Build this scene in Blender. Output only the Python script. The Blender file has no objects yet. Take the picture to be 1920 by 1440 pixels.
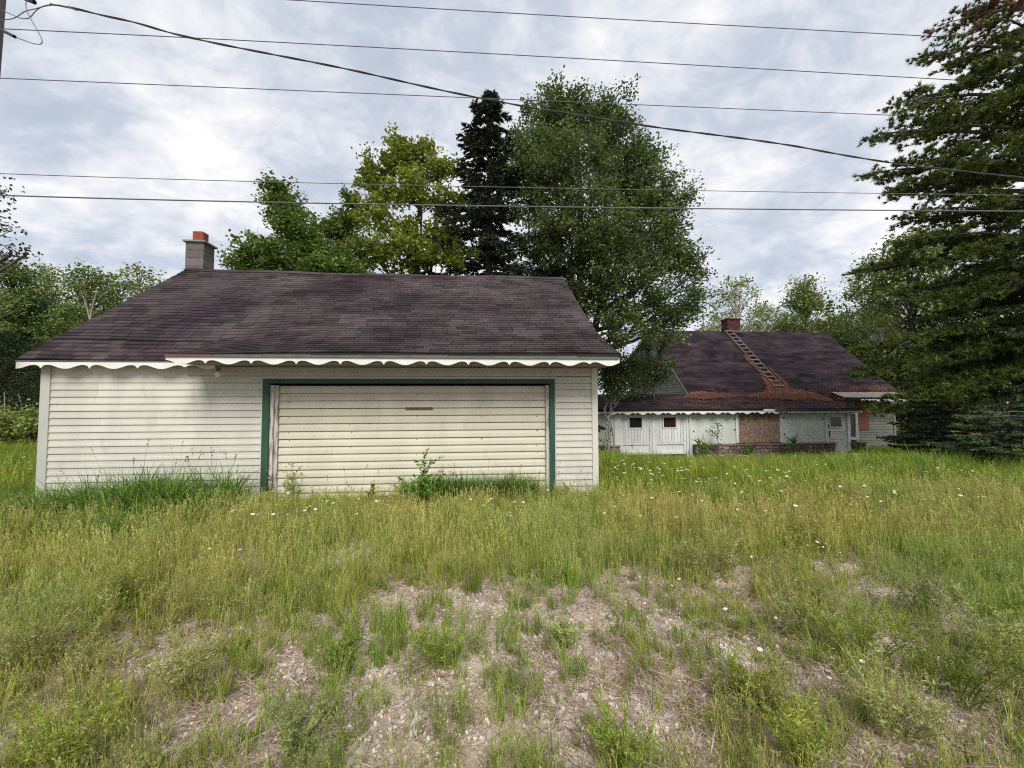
import bpy, math, random
import numpy as np
from mathutils import Vector

# ------------------------------------------------------------------ camera, world, sun, exposure
scene = bpy.context.scene
YAW, PITCH, ROLL, FPX = .0875, .0453, -.0037, 766.1       # focal length in pixels of a 1920 wide frame
_w = np.array([math.sin(YAW) * math.cos(PITCH), math.cos(YAW) * math.cos(PITCH), math.sin(PITCH)])
_r0 = np.array([math.cos(YAW), -math.sin(YAW), 0.]); _u0 = np.cross(_r0, _w)
_r = math.cos(ROLL) * _r0 + math.sin(ROLL) * _u0; _u = -math.sin(ROLL) * _r0 + math.cos(ROLL) * _u0
cam_d = bpy.data.cameras.new('camera'); cam = bpy.data.objects.new('camera', cam_d)
scene.collection.objects.link(cam); scene.camera = cam
cam_d.sensor_width = 36; cam_d.lens = 36 * FPX / 1920; cam_d.clip_start = .05; cam_d.clip_end = 2000
from mathutils import Matrix
cam.matrix_world = Matrix(((_r[0], _u[0], -_w[0], 0), (_r[1], _u[1], -_w[1], 0), (_r[2], _u[2], -_w[2], 0), (0, 0, 0, 1)))

def ray(x, y): return _r * (x - 960) / FPX + _u * (720 - y) / FPX + _w
def atY(x, y, Y): d = ray(x, y); return d / d[1] * Y
def atX(x, y, X): d = ray(x, y); return d / d[0] * X
def depth(p): return float(np.dot(p, _w))

SUN_EL, SUN_AZ = math.radians(45), math.radians(6)      # azimuth measured from behind the camera
world = bpy.data.worlds.new('World'); scene.world = world; world.use_nodes = True
nt = world.node_tree; N = nt.nodes; L = nt.links; N.clear()
def nd(t, **k):
    n = N.new(t)
    for a, b in k.items(): setattr(n, a, b)
    return n
out = nd('ShaderNodeOutputWorld'); sky = nd('ShaderNodeTexSky', sky_type='NISHITA'); sky.sun_disc = False
sky.sun_elevation = SUN_EL; sky.sun_rotation = math.radians(180) + SUN_AZ
bg1 = nd('ShaderNodeBackground'); bg1.inputs[1].default_value = .10; L.new(sky.outputs[0], bg1.inputs[0])
tc = nd('ShaderNodeTexCoord'); sep = nd('ShaderNodeSeparateXYZ'); L.new(tc.outputs['Generated'], sep.inputs[0])
def math_(op, a, b=None, c=None):
    m = nd('ShaderNodeMath', operation=op)
    for i, v in enumerate((a, b, c)):
        if v is None: continue
        if isinstance(v, (int, float)): m.inputs[i].default_value = v
        else: L.new(v, m.inputs[i])
    return m.outputs[0]
zz = math_('ADD', math_('MAXIMUM', sep.outputs[2], 0.0), .30)
cmb = nd('ShaderNodeCombineXYZ'); L.new(math_('DIVIDE', sep.outputs[0], zz), cmb.inputs[0]); L.new(math_('DIVIDE', sep.outputs[1], zz), cmb.inputs[1])
mp = nd('ShaderNodeMapping'); mp.inputs['Rotation'].default_value = (0, 0, math.radians(24)); mp.inputs['Scale'].default_value = (1.75, 1.9, 1)
L.new(cmb.outputs[0], mp.inputs[0])
n1 = nd('ShaderNodeTexNoise'); n1.inputs['Scale'].default_value = 1.25; n1.inputs['Detail'].default_value = 8; n1.inputs['Roughness'].default_value = .56; n1.inputs['Distortion'].default_value = .25
L.new(mp.outputs[0], n1.inputs[0])
mp2 = nd('ShaderNodeMapping'); mp2.inputs['Rotation'].default_value = (0, 0, math.radians(20)); mp2.inputs['Scale'].default_value = (3.6, 4.6, 1); mp2.inputs['Location'].default_value = (3.1, 1.7, 0)
L.new(cmb.outputs[0], mp2.inputs[0])
n2 = nd('ShaderNodeTexNoise'); n2.inputs['Scale'].default_value = 1.9; n2.inputs['Detail'].default_value = 6; n2.inputs['Roughness'].default_value = .66; n2.inputs['Distortion'].default_value = .5
L.new(mp2.outputs[0], n2.inputs[0])
mixn = math_('ADD', math_('MULTIPLY', n1.outputs[0], .64), math_('MULTIPLY', n2.outputs[0], .36))
cr = nd('ShaderNodeValToRGB'); e = cr.color_ramp.elements
e[0].position = .37; e[0].color = (.50, .56, .66, 1)
e[1].position = .60; e[1].color = (1.0, .98, .985, 1)
for p_, c_ in ((.44, (.58, .63, .72, 1)), (.50, (.73, .76, .82, 1)), (.555, (.88, .88, .905, 1))):
    q = cr.color_ramp.elements.new(p_); q.color = c_
L.new(mixn, cr.inputs[0])
bg2 = nd('ShaderNodeBackground'); bg2.inputs[1].default_value = .85; L.new(cr.outputs[0], bg2.inputs[0])
mx = nd('ShaderNodeMixShader'); mx.inputs[0].default_value = .9
L.new(bg1.outputs[0], mx.inputs[1]); L.new(bg2.outputs[0], mx.inputs[2]); L.new(mx.outputs[0], out.inputs[0])

sun_d = bpy.data.lights.new('sun', 'SUN'); sun_d.energy = 3.1; sun_d.angle = math.radians(28); sun_d.color = (1, .955, .88)
sun = bpy.data.objects.new('sun', sun_d); scene.collection.objects.link(sun)
sd = Vector((math.sin(SUN_AZ) * math.cos(SUN_EL), -math.cos(SUN_AZ) * math.cos(SUN_EL), math.sin(SUN_EL)))
sun.rotation_euler = sd.to_track_quat('Z', 'Y').to_euler()
vs = scene.view_settings; vs.view_transform = 'Standard'; vs.look = 'None'; vs.gamma = 1; vs.exposure = .38; vs.use_curve_mapping = False
try:
    scene.cycles.max_bounces = 6; scene.cycles.diffuse_bounces = 3; scene.cycles.transmission_bounces = 4; scene.cycles.transparent_max_bounces = 4
    scene.cycles.use_denoising = False; scene.cycles.filter_width = 1.15
except Exception: pass

# ------------------------------------------------------------------ helpers
C = scene.collection
def rng(s): return np.random.default_rng(s)
def unit(v): v = np.asarray(v, float); return v / (np.linalg.norm(v, axis=-1, keepdims=True) + 1e-9)
def smooth(t): t = np.clip(t, 0, 1); return t * t * (3 - 2 * t)

class MB:
    """collects quads / tris with a per-vertex tone"""
    def __init__(s): s.V = []; s.F4 = []; s.F3 = []; s.T = []; s.M4 = []; s.M3 = []; s.n = 0
    def add(s, V, F, tone=.5, m=0):
        V = np.asarray(V, float).reshape(-1, 3); F = np.asarray(F, int)
        if len(F) == 0: return s
        s.V.append(V); t = np.broadcast_to(np.asarray(tone, float), (len(V),)); s.T.append(t)
        if F.shape[1] == 4: s.F4.append(F + s.n); s.M4.append(np.full(len(F), m))
        else: s.F3.append(F + s.n); s.M3.append(np.full(len(F), m))
        s.n += len(V); return s
    def box(s, x0, x1, y0, y1, z0, z1, tone=.5, m=0):
        V = [(x, y, z) for x in (x0, x1) for y in (y0, y1) for z in (z0, z1)]
        return s.add(V, [(0, 1, 3, 2), (4, 6, 7, 5), (0, 4, 5, 1), (2, 3, 7, 6), (0, 2, 6, 4), (1, 5, 7, 3)], tone, m)
    def hexa(s, P, tone=.5, m=0):   # 8 points: bottom 4 then top 4
        return s.add(P, [(3, 2, 1, 0), (4, 5, 6, 7), (0, 1, 5, 4), (1, 2, 6, 5), (2, 3, 7, 6), (3, 0, 4, 7)], tone, m)
    def prism(s, prof, x0, x1, tone=.5, m=0):   # prof: list of (y,z); extruded along x
        n = len(prof); V = [(x0, a, b) for a, b in prof] + [(x1, a, b) for a, b in prof]
        s.add(V, [(i, (i + 1) % n, n + (i + 1) % n, n + i) for i in range(n)], tone, m)
        k = s.n
        for o_ in (0, n):
            for i in range(1, n - 1):
                s.F3.append(np.array([[k - 2 * n + o_, k - 2 * n + o_ + i, k - 2 * n + o_ + i + 1]])); s.M3.append(np.array([m]))
        return s
    def tube(s, P, R, k=6, tone=.5, m=0):
        P = np.asarray(P, float); R = np.broadcast_to(np.asarray(R, float), (len(P),)); n = len(P)
        T = unit(np.gradient(P, axis=0)); a = np.array([0, 0, 1.]) if abs(T[0][2]) < .9 else np.array([1., 0, 0])
        A = unit(np.cross(T, a)); B = np.cross(T, A); th = np.arange(k) * 2 * np.pi / k
        V = P[:, None] + R[:, None, None] * (np.cos(th)[None, :, None] * A[:, None] + np.sin(th)[None, :, None] * B[:, None])
        i = np.arange(n - 1)[:, None] * k; j = np.arange(k)[None]; j2 = (j + 1) % k
        F = np.stack([i + j, i + j2, i + k + j2, i + k + j], -1).reshape(-1, 4)
        return s.add(V.reshape(-1, 3), F, tone, m)
    def mesh(s, name, mats, smooth_=False):
        V = np.concatenate(s.V) if s.V else np.zeros((0, 3)); T = np.concatenate(s.T) if s.T else np.zeros(0)
        f4 = np.concatenate(s.F4) if s.F4 else np.zeros((0, 4), int); f3 = np.concatenate(s.F3) if s.F3 else np.zeros((0, 3), int)
        me = bpy.data.meshes.new(name); me.vertices.add(len(V)); me.vertices.foreach_set('co', V.astype(np.float32).ravel())
        me.loops.add(f4.size + f3.size); me.loops.foreach_set('vertex_index', np.concatenate([f4.ravel(), f3.ravel()]).astype(np.int32))
        np_ = len(f4) + len(f3); me.polygons.add(np_)
        st = np.concatenate([np.arange(len(f4)) * 4, f4.size + np.arange(len(f3)) * 3]).astype(np.int32)
        me.polygons.foreach_set('loop_start', st)
        if not isinstance(mats, (list, tuple)): mats = [mats]
        for m_ in mats: me.materials.append(m_)
        if len(mats) > 1:
            me.polygons.foreach_set('material_index', np.concatenate(s.M4 + s.M3).astype(np.int32))
        me.polygons.foreach_set('use_smooth', np.full(np_, bool(smooth_)))
        at = me.attributes.new('tone', 'FLOAT', 'POINT'); at.data.foreach_set('value', T.astype(np.float32))
        me.update(calc_edges=True); me.validate(); return me

def link(name, me, parent=None, loc=None):
    o = bpy.data.objects.new(name, me); C.objects.link(o)
    if parent is not None: o.parent = parent
    if loc is not None: o.location = loc
    return o
def part(name, mb, m, parent=None, sm=False): return link(name, mb.mesh(name, m, sm), parent)
def tag(o, label=None, cat=None, group=None, kind=None):
    for k, v in (('label', label), ('category', cat), ('group', group), ('kind', kind)):
        if v: o[k] = v
    return o
def thing(name, label, cat, loc=(0, 0, 0), group=None): return tag(link(name, None, None, loc), label, cat, group)

# ------------------------------------------------------------------ materials
def material(name, c1, c2=None, rough=.8, scale=4., detail=5, lo=.35, hi=.65, bump=0., bscale=None, tone=.0, stretch=(1, 1, 1), c3=None, s3=1., t3=(.55, .7), spec=.3, rnd=0., sheen=None):
    m = bpy.data.materials.new(name); m.use_nodes = True; t = m.node_tree; n = t.nodes; l = t.links
    b = n['Principled BSDF']; b.inputs['Roughness'].default_value = rough; b.inputs['Specular IOR Level'].default_value = spec
    co = n.new('ShaderNodeTexCoord'); mp = n.new('ShaderNodeMapping'); mp.inputs['Scale'].default_value = stretch; l.new(co.outputs['Object'], mp.inputs[0])
    nz = n.new('ShaderNodeTexNoise'); nz.inputs['Scale'].default_value = scale; nz.inputs['Detail'].default_value = detail; nz.inputs['Roughness'].default_value = .6; l.new(mp.outputs[0], nz.inputs[0])
    r = n.new('ShaderNodeMapRange'); r.inputs[1].default_value = lo; r.inputs[2].default_value = hi; l.new(nz.outputs[0], r.inputs[0])
    mx = n.new('ShaderNodeMix'); mx.data_type = 'RGBA'; l.new(r.outputs[0], mx.inputs[0]); mx.inputs[6].default_value = (*c1, 1); mx.inputs[7].default_value = (*(c2 or c1), 1)
    col = mx.outputs[2]
    if c3:
        nz3 = n.new('ShaderNodeTexNoise'); nz3.inputs['Scale'].default_value = s3; nz3.inputs['Detail'].default_value = 6; nz3.inputs['Roughness'].default_value = .65; l.new(mp.outputs[0], nz3.inputs[0])
        r3 = n.new('ShaderNodeMapRange'); r3.inputs[1].default_value = t3[0]; r3.inputs[2].default_value = t3[1]; l.new(nz3.outputs[0], r3.inputs[0])
        m3 = n.new('ShaderNodeMix'); m3.data_type = 'RGBA'; l.new(r3.outputs[0], m3.inputs[0]); l.new(col, m3.inputs[6]); m3.inputs[7].default_value = (*c3, 1); col = m3.outputs[2]
    if tone or rnd:
        v = None
        if tone:
            a = n.new('ShaderNodeAttribute'); a.attribute_name = 'tone'
            r2 = n.new('ShaderNodeMapRange'); r2.inputs[3].default_value = 1 - tone; r2.inputs[4].default_value = 1 + tone; l.new(a.outputs['Fac'], r2.inputs[0]); v = r2.outputs[0]
        if rnd:
            oi = n.new('ShaderNodeObjectInfo'); r4 = n.new('ShaderNodeMapRange'); r4.inputs[3].default_value = 1 - rnd; r4.inputs[4].default_value = 1 + rnd; l.new(oi.outputs['Random'], r4.inputs[0])
            if v is None: v = r4.outputs[0]
            else:
                mm = n.new('ShaderNodeMath'); mm.operation = 'MULTIPLY'; l.new(v, mm.inputs[0]); l.new(r4.outputs[0], mm.inputs[1]); v = mm.outputs[0]
        sc = n.new('ShaderNodeVectorMath'); sc.operation = 'SCALE'; l.new(col, sc.inputs[0]); l.new(v, sc.inputs['Scale']); col = sc.outputs[0]
    l.new(col, b.inputs['Base Color'])
    if bump:
        nb = n.new('ShaderNodeTexNoise'); nb.inputs['Scale'].default_value = bscale or scale * 3; nb.inputs['Detail'].default_value = 5; l.new(mp.outputs[0], nb.inputs[0])
        bp = n.new('ShaderNodeBump'); bp.inputs['Strength'].default_value = bump; bp.inputs['Distance'].default_value = .01; l.new(nb.outputs[0], bp.inputs['Height']); l.new(bp.outputs[0], b.inputs['Normal'])
    return m

def leafmat(name, dark, light, transl=.35, rough=.55, rnd=.12, third=None, patch=0.):
    """colour runs with the tone attribute of each leaf"""
    m = bpy.data.materials.new(name); m.use_nodes = True; t = m.node_tree; n = t.nodes; l = t.links
    b = n['Principled BSDF']; b.inputs['Roughness'].default_value = rough; b.inputs['Specular IOR Level'].default_value = .25
    a = n.new('ShaderNodeAttribute'); a.attribute_name = 'tone'; r = n.new('ShaderNodeValToRGB'); e = r.color_ramp.elements
    e[0].color = (*dark, 1); e[1].color = (*light, 1)
    if third: q = e.new(.93); q.color = (*light, 1); e[-1].color = (*third, 1)
    l.new(a.outputs['Fac'], r.inputs[0])
    oi = n.new('ShaderNodeObjectInfo'); mr = n.new('ShaderNodeMapRange'); mr.inputs[3].default_value = 1 - rnd; mr.inputs[4].default_value = 1 + rnd; l.new(oi.outputs['Random'], mr.inputs[0])
    sc = n.new('ShaderNodeVectorMath'); sc.operation = 'SCALE'; l.new(r.outputs[0], sc.inputs[0]); l.new(mr.outputs[0], sc.inputs['Scale'])
    pn = n.new('ShaderNodeTexNoise'); pn.inputs['Scale'].default_value = .55; pn.inputs['Detail'].default_value = 3; l.new(oi.outputs['Location'], pn.inputs[0])
    pr_ = n.new('ShaderNodeValToRGB'); l.new(pn.outputs[0], pr_.inputs[0]); pe = pr_.color_ramp.elements; pe[0].position = .36; pe[0].color = (.82, 1.0, .85, 1); pe[1].position = .64; pe[1].color = (1.10, 1.04, .95, 1)
    pm = n.new('ShaderNodeMix'); pm.data_type = 'RGBA'; pm.blend_type = 'MULTIPLY'; pm.inputs[0].default_value = patch; l.new(sc.outputs[0], pm.inputs[6]); l.new(pr_.outputs[0], pm.inputs[7]); cc_ = pm.outputs[2]
    l.new(cc_, b.inputs['Base Color']); tr = n.new('ShaderNodeBsdfTranslucent'); l.new(cc_, tr.inputs[0])
    mx = n.new('ShaderNodeMixShader'); mx.inputs[0].default_value = transl; l.new(b.outputs[0], mx.inputs[1]); l.new(tr.outputs[0], mx.inputs[2]); l.new(mx.outputs[0], n['Material Output'].inputs[0])
    return m

M = {}
M['siding'] = material('vinyl_siding', (.53, .515, .46), (.46, .45, .40), .55, 1.3, stretch=(2, 1, .8), bump=.05, bscale=60, tone=.16, c3=(.36, .355, .30), s3=2.2, t3=(.56, .85))
M['doorpaint'] = material('cream_door_paint', (.56, .525, .415), (.50, .47, .375), .6, 1.1, stretch=(2.2, 1, .7), bump=.08, bscale=50, tone=.12, c3=(.40, .36, .27), s3=2.4, t3=(.55, .85))
M['post'] = material('corner_post_vinyl', (.40, .40, .37), (.46, .45, .41), .6, 2., tone=.08)
M['postlight'] = material('pale_corner_post_vinyl', (.56, .55, .48), (.50, .49, .43), .6, 2., tone=.08)
M['green'] = material('green_painted_wood', (.022, .062, .042), (.03, .078, .052), .6, 3., bump=.2, bscale=40, c3=(.30, .34, .28), s3=14, t3=(.71, .74), stretch=(1, 1, .6))
M['oldwood'] = material('peeling_grey_wood', (.52, .49, .45), (.20, .175, .16), .9, 9, lo=.46, hi=.6, stretch=(3, 3, .35), bump=.5, bscale=30, tone=.1)
M['trim'] = material('white_scalloped_trim_paint', (.70, .69, .66), (.60, .59, .56), .6, 3, bump=.1, tone=.08, c3=(.50, .48, .43), s3=7, t3=(.68, .78))
M['drip'] = material('dark_drip_edge', (.07, .085, .075), (.12, .13, .115), .6, 5, tone=.1)
M['rust'] = material('rusted_drip_edge', (.15, .075, .06), (.09, .055, .045), .8, 12)
M['soffit'] = material('soffit_wood', (.32, .30, .23), (.24, .22, .17), .85, 6, bump=.2)
M['shadow'] = material('dark_backing', (.10, .10, .09), (.07, .07, .06), .9, 6)  # backing coloured dark so the board gaps read as shadow lines
M['dark'] = material('dark_interior', (.015, .013, .012), (.02, .018, .016), .8, 3)
M['shingle'] = material('asphalt_shingle', (.074, .059, .058), (.046, .036, .040), .93, .9, 6, .38, .62, bump=.35, bscale=140, tone=.46, c3=(.030, .020, .026), s3=.55, t3=(.44, .62), spec=.15)
M['block'] = material('concrete_block', (.155, .140, .130), (.115, .103, .097), .95, 14, bump=.4, bscale=90, tone=.14)
M['mortar'] = material('pale_mortar', (.26, .24, .225), (.21, .19, .18), .95, 20)
M['clay'] = material('clay_flue', (.25, .062, .042), (.19, .046, .033), .8, 8, bump=.1)
M['cap'] = material('cement_cap', (.24, .25, .22), (.16, .17, .15), .95, 12, bump=.3)
M['bark'] = material('grey_bark', (.115, .10, .085), (.055, .047, .04), .95, 14, stretch=(1, 1, .25), bump=.6, bscale=25)
M['birchbark'] = material('white_birch_bark', (.50, .48, .44), (.36, .34, .31), .85, 6, bump=.2, c3=(.06, .05, .045), s3=9, t3=(.60, .66), stretch=(.6, .6, 2))
M['pinebark'] = material('pine_bark', (.10, .085, .075), (.045, .038, .034), .95, 12, stretch=(1, 1, .3), bump=.6)
M['deadwood'] = material('dead_twig_wood', (.30, .27, .24), (.20, .18, .16), .9, 8)
M['pole'] = material('weathered_pole_wood', (.17, .155, .14), (.10, .09, .08), .9, 10, stretch=(1, 1, .15), bump=.4)
M['wire'] = material('wire_metal', (.10, .10, .15), (.12, .12, .16), .5, 5)
M['cable'] = material('black_cable', (.035, .035, .035), (.06, .058, .055), .6, 8)
M['cablegrey'] = material('grey_strand', (.10, .105, .10), (.14, .14, .13), .5, 8)

# ------------------------------------------------------------------ terrain
def vnoise(x, y, s=1., seed=0):
    """smooth value noise, numpy"""
    x = np.asarray(x, float) * s + 1000.3 + seed * 17.1; y = np.asarray(y, float) * s + 1000.7 + seed * 31.7
    xi = np.floor(x); yi = np.floor(y); fx = x - xi; fy = y - yi; fx = fx * fx * (3 - 2 * fx); fy = fy * fy * (3 - 2 * fy)
    def h(a, b): v = np.sin(a * 127.1 + b * 311.7 + seed * 7.7) * 43758.5453; return v - np.floor(v)
    return (h(xi, yi) * (1 - fx) + h(xi + 1, yi) * fx) * (1 - fy) + (h(xi, yi + 1) * (1 - fx) + h(xi + 1, yi + 1) * fx) * fy
def gz(x, y):
    x = np.asarray(x, float); y = np.asarray(y, float)
    z = -1.56 - 1.05 * smooth((y - 7) / 11) * smooth((x - 1.5) / 5)
    z = z + .07 * (vnoise(x, y, .7, 3) - .5) * smooth(1.5 - abs(y - 3) / 6) + .03 * (vnoise(x, y, 2.6, 5) - .5)
    return z
def ground_at(px, py):
    d = ray(px, py); t = 1.55 / -d[2]
    for _ in range(30): t = float(gz(d[0] * t, d[1] * t)) / d[2]
    return d * t
# bare gravel patches of the photograph: (px, py, radius m)
BARE = [(960, 1190, .42), (1080, 1160, .36), (1180, 1110, .35), (1140, 1290, .30), (1180, 1340, .26), (1020, 1250, .22), (1230, 1270, .22), (740, 1360, .22), (700, 1420, .2), (1340, 1060, .42), (1420, 1140, .34), (1385, 1230, .26),
        (1690, 1220, .26), (1090, 1400, .28), (1260, 1400, .2), (520, 1290, .26), (400, 1360, .25), (860, 1290, .2), (1530, 1300, .2), (1650, 1400, .25), (1780, 1360, .2), (640, 1180, .26), (760, 1130, .24), (480, 1060, .35),
        (330, 1230, .25), (1240, 1180, .3), (1100, 1230, .25), (900, 1400, .22), (560, 1410, .2), (1560, 1060, .4), (1700, 1120, .3), (640, 1060, .35), (840, 1050, .3), (880, 1130, .3), (620, 1330, .2), (700, 1260, .2)]
BARE = [(*ground_at(a, b)[:2], r_) for a, b, r_ in BARE]
def bare(x, y):
    v = np.zeros_like(np.asarray(x, float))
    for a, b, r_ in BARE:
        d2 = ((x - a) ** 2 + (y - b) ** 2) / (r_ * r_); v = np.maximum(v, np.exp(-d2 * .9))
    v = np.clip(.8 * v + .5 * (vnoise(x, y, 5., 8) - .5) + .4 * (vnoise(x, y, 1.7, 9) - .5) * (y < 4.2), 0, 1)
    return v
def lush(x, y):
    """0 bare drive in front of the camera, 1 tall meadow grass"""
    e = 4.9 + .8 * (vnoise(x, y, .8, 1) - .5) + .5 * (vnoise(x, y, 2.4, 2) - .5)
    e = e - .95 * smooth((-x - 1.8) / 2.2) + .6 * np.exp(-((x - .2) / 1.6) ** 2) - .35 * smooth((x - 2.2) / 2)
    return smooth((y - e) / 1.3)

def axis_(lo, hi, fine0, fine1, step, grow=1.12):
    a = list(np.arange(fine0, fine1, step)); s = step; v = a[-1]
    while v < hi: s *= grow; v += s; a.append(v)
    s = step; v = a[0]
    while v > lo: s *= grow; v -= s; a.insert(0, v)
    return np.array(a)
gx = axis_(-500, 500, -6, 7, .075); gy = axis_(-300, 700, .8, 9, .075)
GX, GY = np.meshgrid(gx, gy); V = np.stack([GX, GY, gz(GX, GY)], -1).reshape(-1, 3)
nx, ny = len(gx), len(gy); i = np.arange(ny - 1)[:, None] * nx + np.arange(nx - 1)[None]
g = MB().add(V, np.stack([i, i + 1, i + nx + 1, i + nx], -1).reshape(-1, 4), lush(V[:, 0], V[:, 1]))
gm = bpy.data.materials.new('drive_and_meadow_soil'); gm.use_nodes = True; t = gm.node_tree; n = t.nodes; l = t.links
b = n['Principled BSDF']; b.inputs['Roughness'].default_value = .95; b.inputs['Specular IOR Level'].default_value = .15
co = n.new('ShaderNodeTexCoord')
def noise(s, d=6, r=.6):
    a = n.new('ShaderNodeTexNoise'); a.inputs['Scale'].default_value = s; a.inputs['Detail'].default_value = d; a.inputs['Roughness'].default_value = r; l.new(co.outputs['Object'], a.inputs[0]); return a.outputs[0]
def ramp(src, *st):
    a = n.new('ShaderNodeValToRGB'); l.new(src, a.inputs[0]); e = a.color_ramp.elements
    e[0].position = st[0][0]; e[0].color = (*st[0][1], 1); e[1].position = st[-1][0]; e[1].color = (*st[-1][1], 1)
    for p_, c_ in st[1:-1]: q = e.new(p_); q.color = (*c_, 1)
    return a.outputs[0]
def mixc(f, a_, b_, bt='MIX'):
    a = n.new('ShaderNodeMix'); a.data_type = 'RGBA'; a.blend_type = bt
    for i_, v in ((0, f), (6, a_), (7, b_)):
        if isinstance(v, (int, float)): a.inputs[i_].default_value = v
        elif isinstance(v, tuple): a.inputs[i_].default_value = (*v, 1)
        else: l.new(v, a.inputs[i_])
    return a.outputs[2]
vor = n.new('ShaderNodeTexVoronoi'); vor.inputs['Scale'].default_value = 62; l.new(co.outputs['Object'], vor.inputs[0])
sepc = n.new('ShaderNodeSeparateColor'); l.new(vor.outputs['Color'], sepc.inputs[0])
gravel = ramp(sepc.outputs[0], (0, (.23, .18, .145)), (.35, (.38, .305, .245)), (.7, (.56, .46, .39)), (1, (.72, .64, .56)))
litter = ramp(noise(38, 8, .75), (.32, (.10, .06, .045)), (.5, (.33, .255, .20)), (.66, (.58, .47, .385)))
sand = ramp(noise(90, 4), (.3, (.35, .275, .205)), (.7, (.60, .48, .38)))
gcol = mixc(ramp(noise(2.3, 5), (.46, (0, 0, 0)), (.56, (1, 1, 1))), gravel, sand)
gcol = mixc(ramp(noise(3.1, 7, .7), (.46, (0, 0, 0)), (.56, (1, 1, 1))), gcol, litter)
soil = ramp(noise(9, 8, .7), (.35, (.05, .045, .02)), (.55, (.12, .11, .04)), (.7, (.22, .18, .09)))
at_ = n.new('ShaderNodeAttribute'); at_.attribute_name = 'tone'
gcol = mixc(at_.outputs['Fac'], gcol, soil)
l.new(gcol, b.inputs['Base Color'])
bp = n.new('ShaderNodeBump'); bp.inputs['Strength'].default_value = .8; bp.inputs['Distance'].default_value = .012; l.new(vor.outputs['Distance'], bp.inputs['Height'])
bp2 = n.new('ShaderNodeBump'); bp2.inputs['Strength'].default_value = .7; bp2.inputs['Distance'].default_value = .03; l.new(noise(14, 8, .7), bp2.inputs['Height']); l.new(bp.outputs[0], bp2.inputs['Normal']); l.new(bp2.outputs[0], b.inputs['Normal'])
tag(part('ground', g, gm, None, True), kind='structure')

# ------------------------------------------------------------------ garage
WY = 7.0; XL, XR = -6.76, 2.11; GB = -1.62
garage = thing('garage', 'cream sided garage with wide roll-up door, green door frame and dark shingle roof', 'garage', (-2.3, 9.5, GB))
def gpart(name, mb, m, parent=None, sm=False):
    o = link(name, mb.mesh(name, m, sm), parent or garage)
    if parent is None: o.location = -Vector(garage.location)
    return o
# structure wall behind the siding (open at the door)
w_ = MB()
w_.box(XL + .02, -3.40, WY + .02, WY + .12, GB, .60); w_.box(1.28, XR - .02, WY + .02, WY + .12, GB, .60); w_.box(-3.40, 1.28, WY + .02, WY + .12, .30, .60)
w_.box(XL + .02, XR - .02, 13.5, 13.6, GB, .60)
for xa in (XL + .02, XR - .12):      # gable end walls
    w_.prism([(WY + .12, GB), (13.5, GB), (13.5, .75), (10.3, 3.08), (WY + .12, .75)], xa, xa + .10)
wall = gpart('wall', w_, M['shadow'])
BH = .111
def board_prof(z0, z1, out=.014, y=WY):
    h = z1 - z0 - .006
    return [(y + .018, z0), (y - out, z0), (y - out - .001, z0 + .01), (y - out + .004, z0 + h * .45), (y - out + .008, z0 + h * .5), (y - .001, z0 + h), (y + .018, z0 + h)]
rs = random.Random(4)
def boards(x0, x1, ztop, zbot, parent, mat, step=BH, y=WY, out=.014, name='siding_board', split=None):
    z = ztop; k = 0
    while z > zbot:
        segs = [(x0, x1, rs.uniform(.35, .65))]
        if split and k in split: segs = [(x0, split[k] - .001, .15), (split[k] + .001, x1, .6)]
        elif x1 - x0 > 2 and rs.random() < .45:
            xm = rs.uniform(x0 + .5, x1 - .5); segs = [(x0, xm - .0012, rs.uniform(.3, .65)), (xm + .0012, x1, rs.uniform(.3, .65))]
        for a, b_, tn in segs:
            mb = MB(); mb.prism(board_prof(z - step, z, out, y), a, b_, tn); gpart(name, mb, mat, parent)
        z -= step; k += 1
PW = .135
boards(XL + PW, -3.478, .335, GB, wall, M['siding'], split={0: -5.95, 1: -5.95})
boards(1.373, XR - .10, .445, GB, wall, M['siding'])
# frieze over the left bay: flat aluminium strip with a seam, then the plain boards under the deep eave
f_ = MB(); f_.box(XL + PW, -4.66, WY - .008, WY + .018, .338, .415, .7); gpart('frieze_strip', f_, M['siding'], wall)
f_ = MB(); f_.box(XL + PW, -4.62, WY - .004, WY + .018, .418, .60, .75); gpart('frieze_strip', f_, M['siding'], wall)
f_ = MB(); f_.prism(board_prof(.338, .45), -4.655, -3.478, .35); gpart('siding_board', f_, M['siding'], wall)
f_ = MB(); f_.prism(board_prof(.452, .60), -4.615, XR - .10, .2); gpart('siding_board', f_, M['siding'], wall)
f_ = MB(); f_.prism([(WY - .012, .404), (WY - .012, .446), (WY + .018, .446), (WY + .018, .404)], -3.476, 1.371, .3); gpart('siding_board', f_, M['siding'], wall)
for xa, xb, m_ in ((XL, XL + PW, 'post'), (XR - .10, XR, 'postlight')):
    p_ = MB(); p_.box(xa, xb, WY - .03, WY + .10, GB, .60); gpart('corner_post', p_, M[m_])
# green frame
fr = MB(); fr.box(-3.46, -3.355, WY - .035, WY + .05, GB, .325); gpart('door_frame', fr, M['green'])
fr = MB(); fr.box(1.262, 1.352, WY - .035, WY + .05, GB, .325); gpart('door_frame', fr, M['green'])
fr = MB(); fr.box(-3.46, 1.352, WY - .037, WY + .05, .327, .402); gpart('door_frame', fr, M['green'])
for xa, xb in ((-3.474, -3.462), (1.354, 1.366)):
    fr = MB(); fr.box(xa, xb, WY - .028, WY + .02, GB, .402, .7); gpart('frame_bead', fr, M['siding'])
fr = MB(); fr.box(-3.474, 1.366, WY - .026, WY + .02, .4035, .412, .7); gpart('frame_bead', fr, M['siding'])
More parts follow.
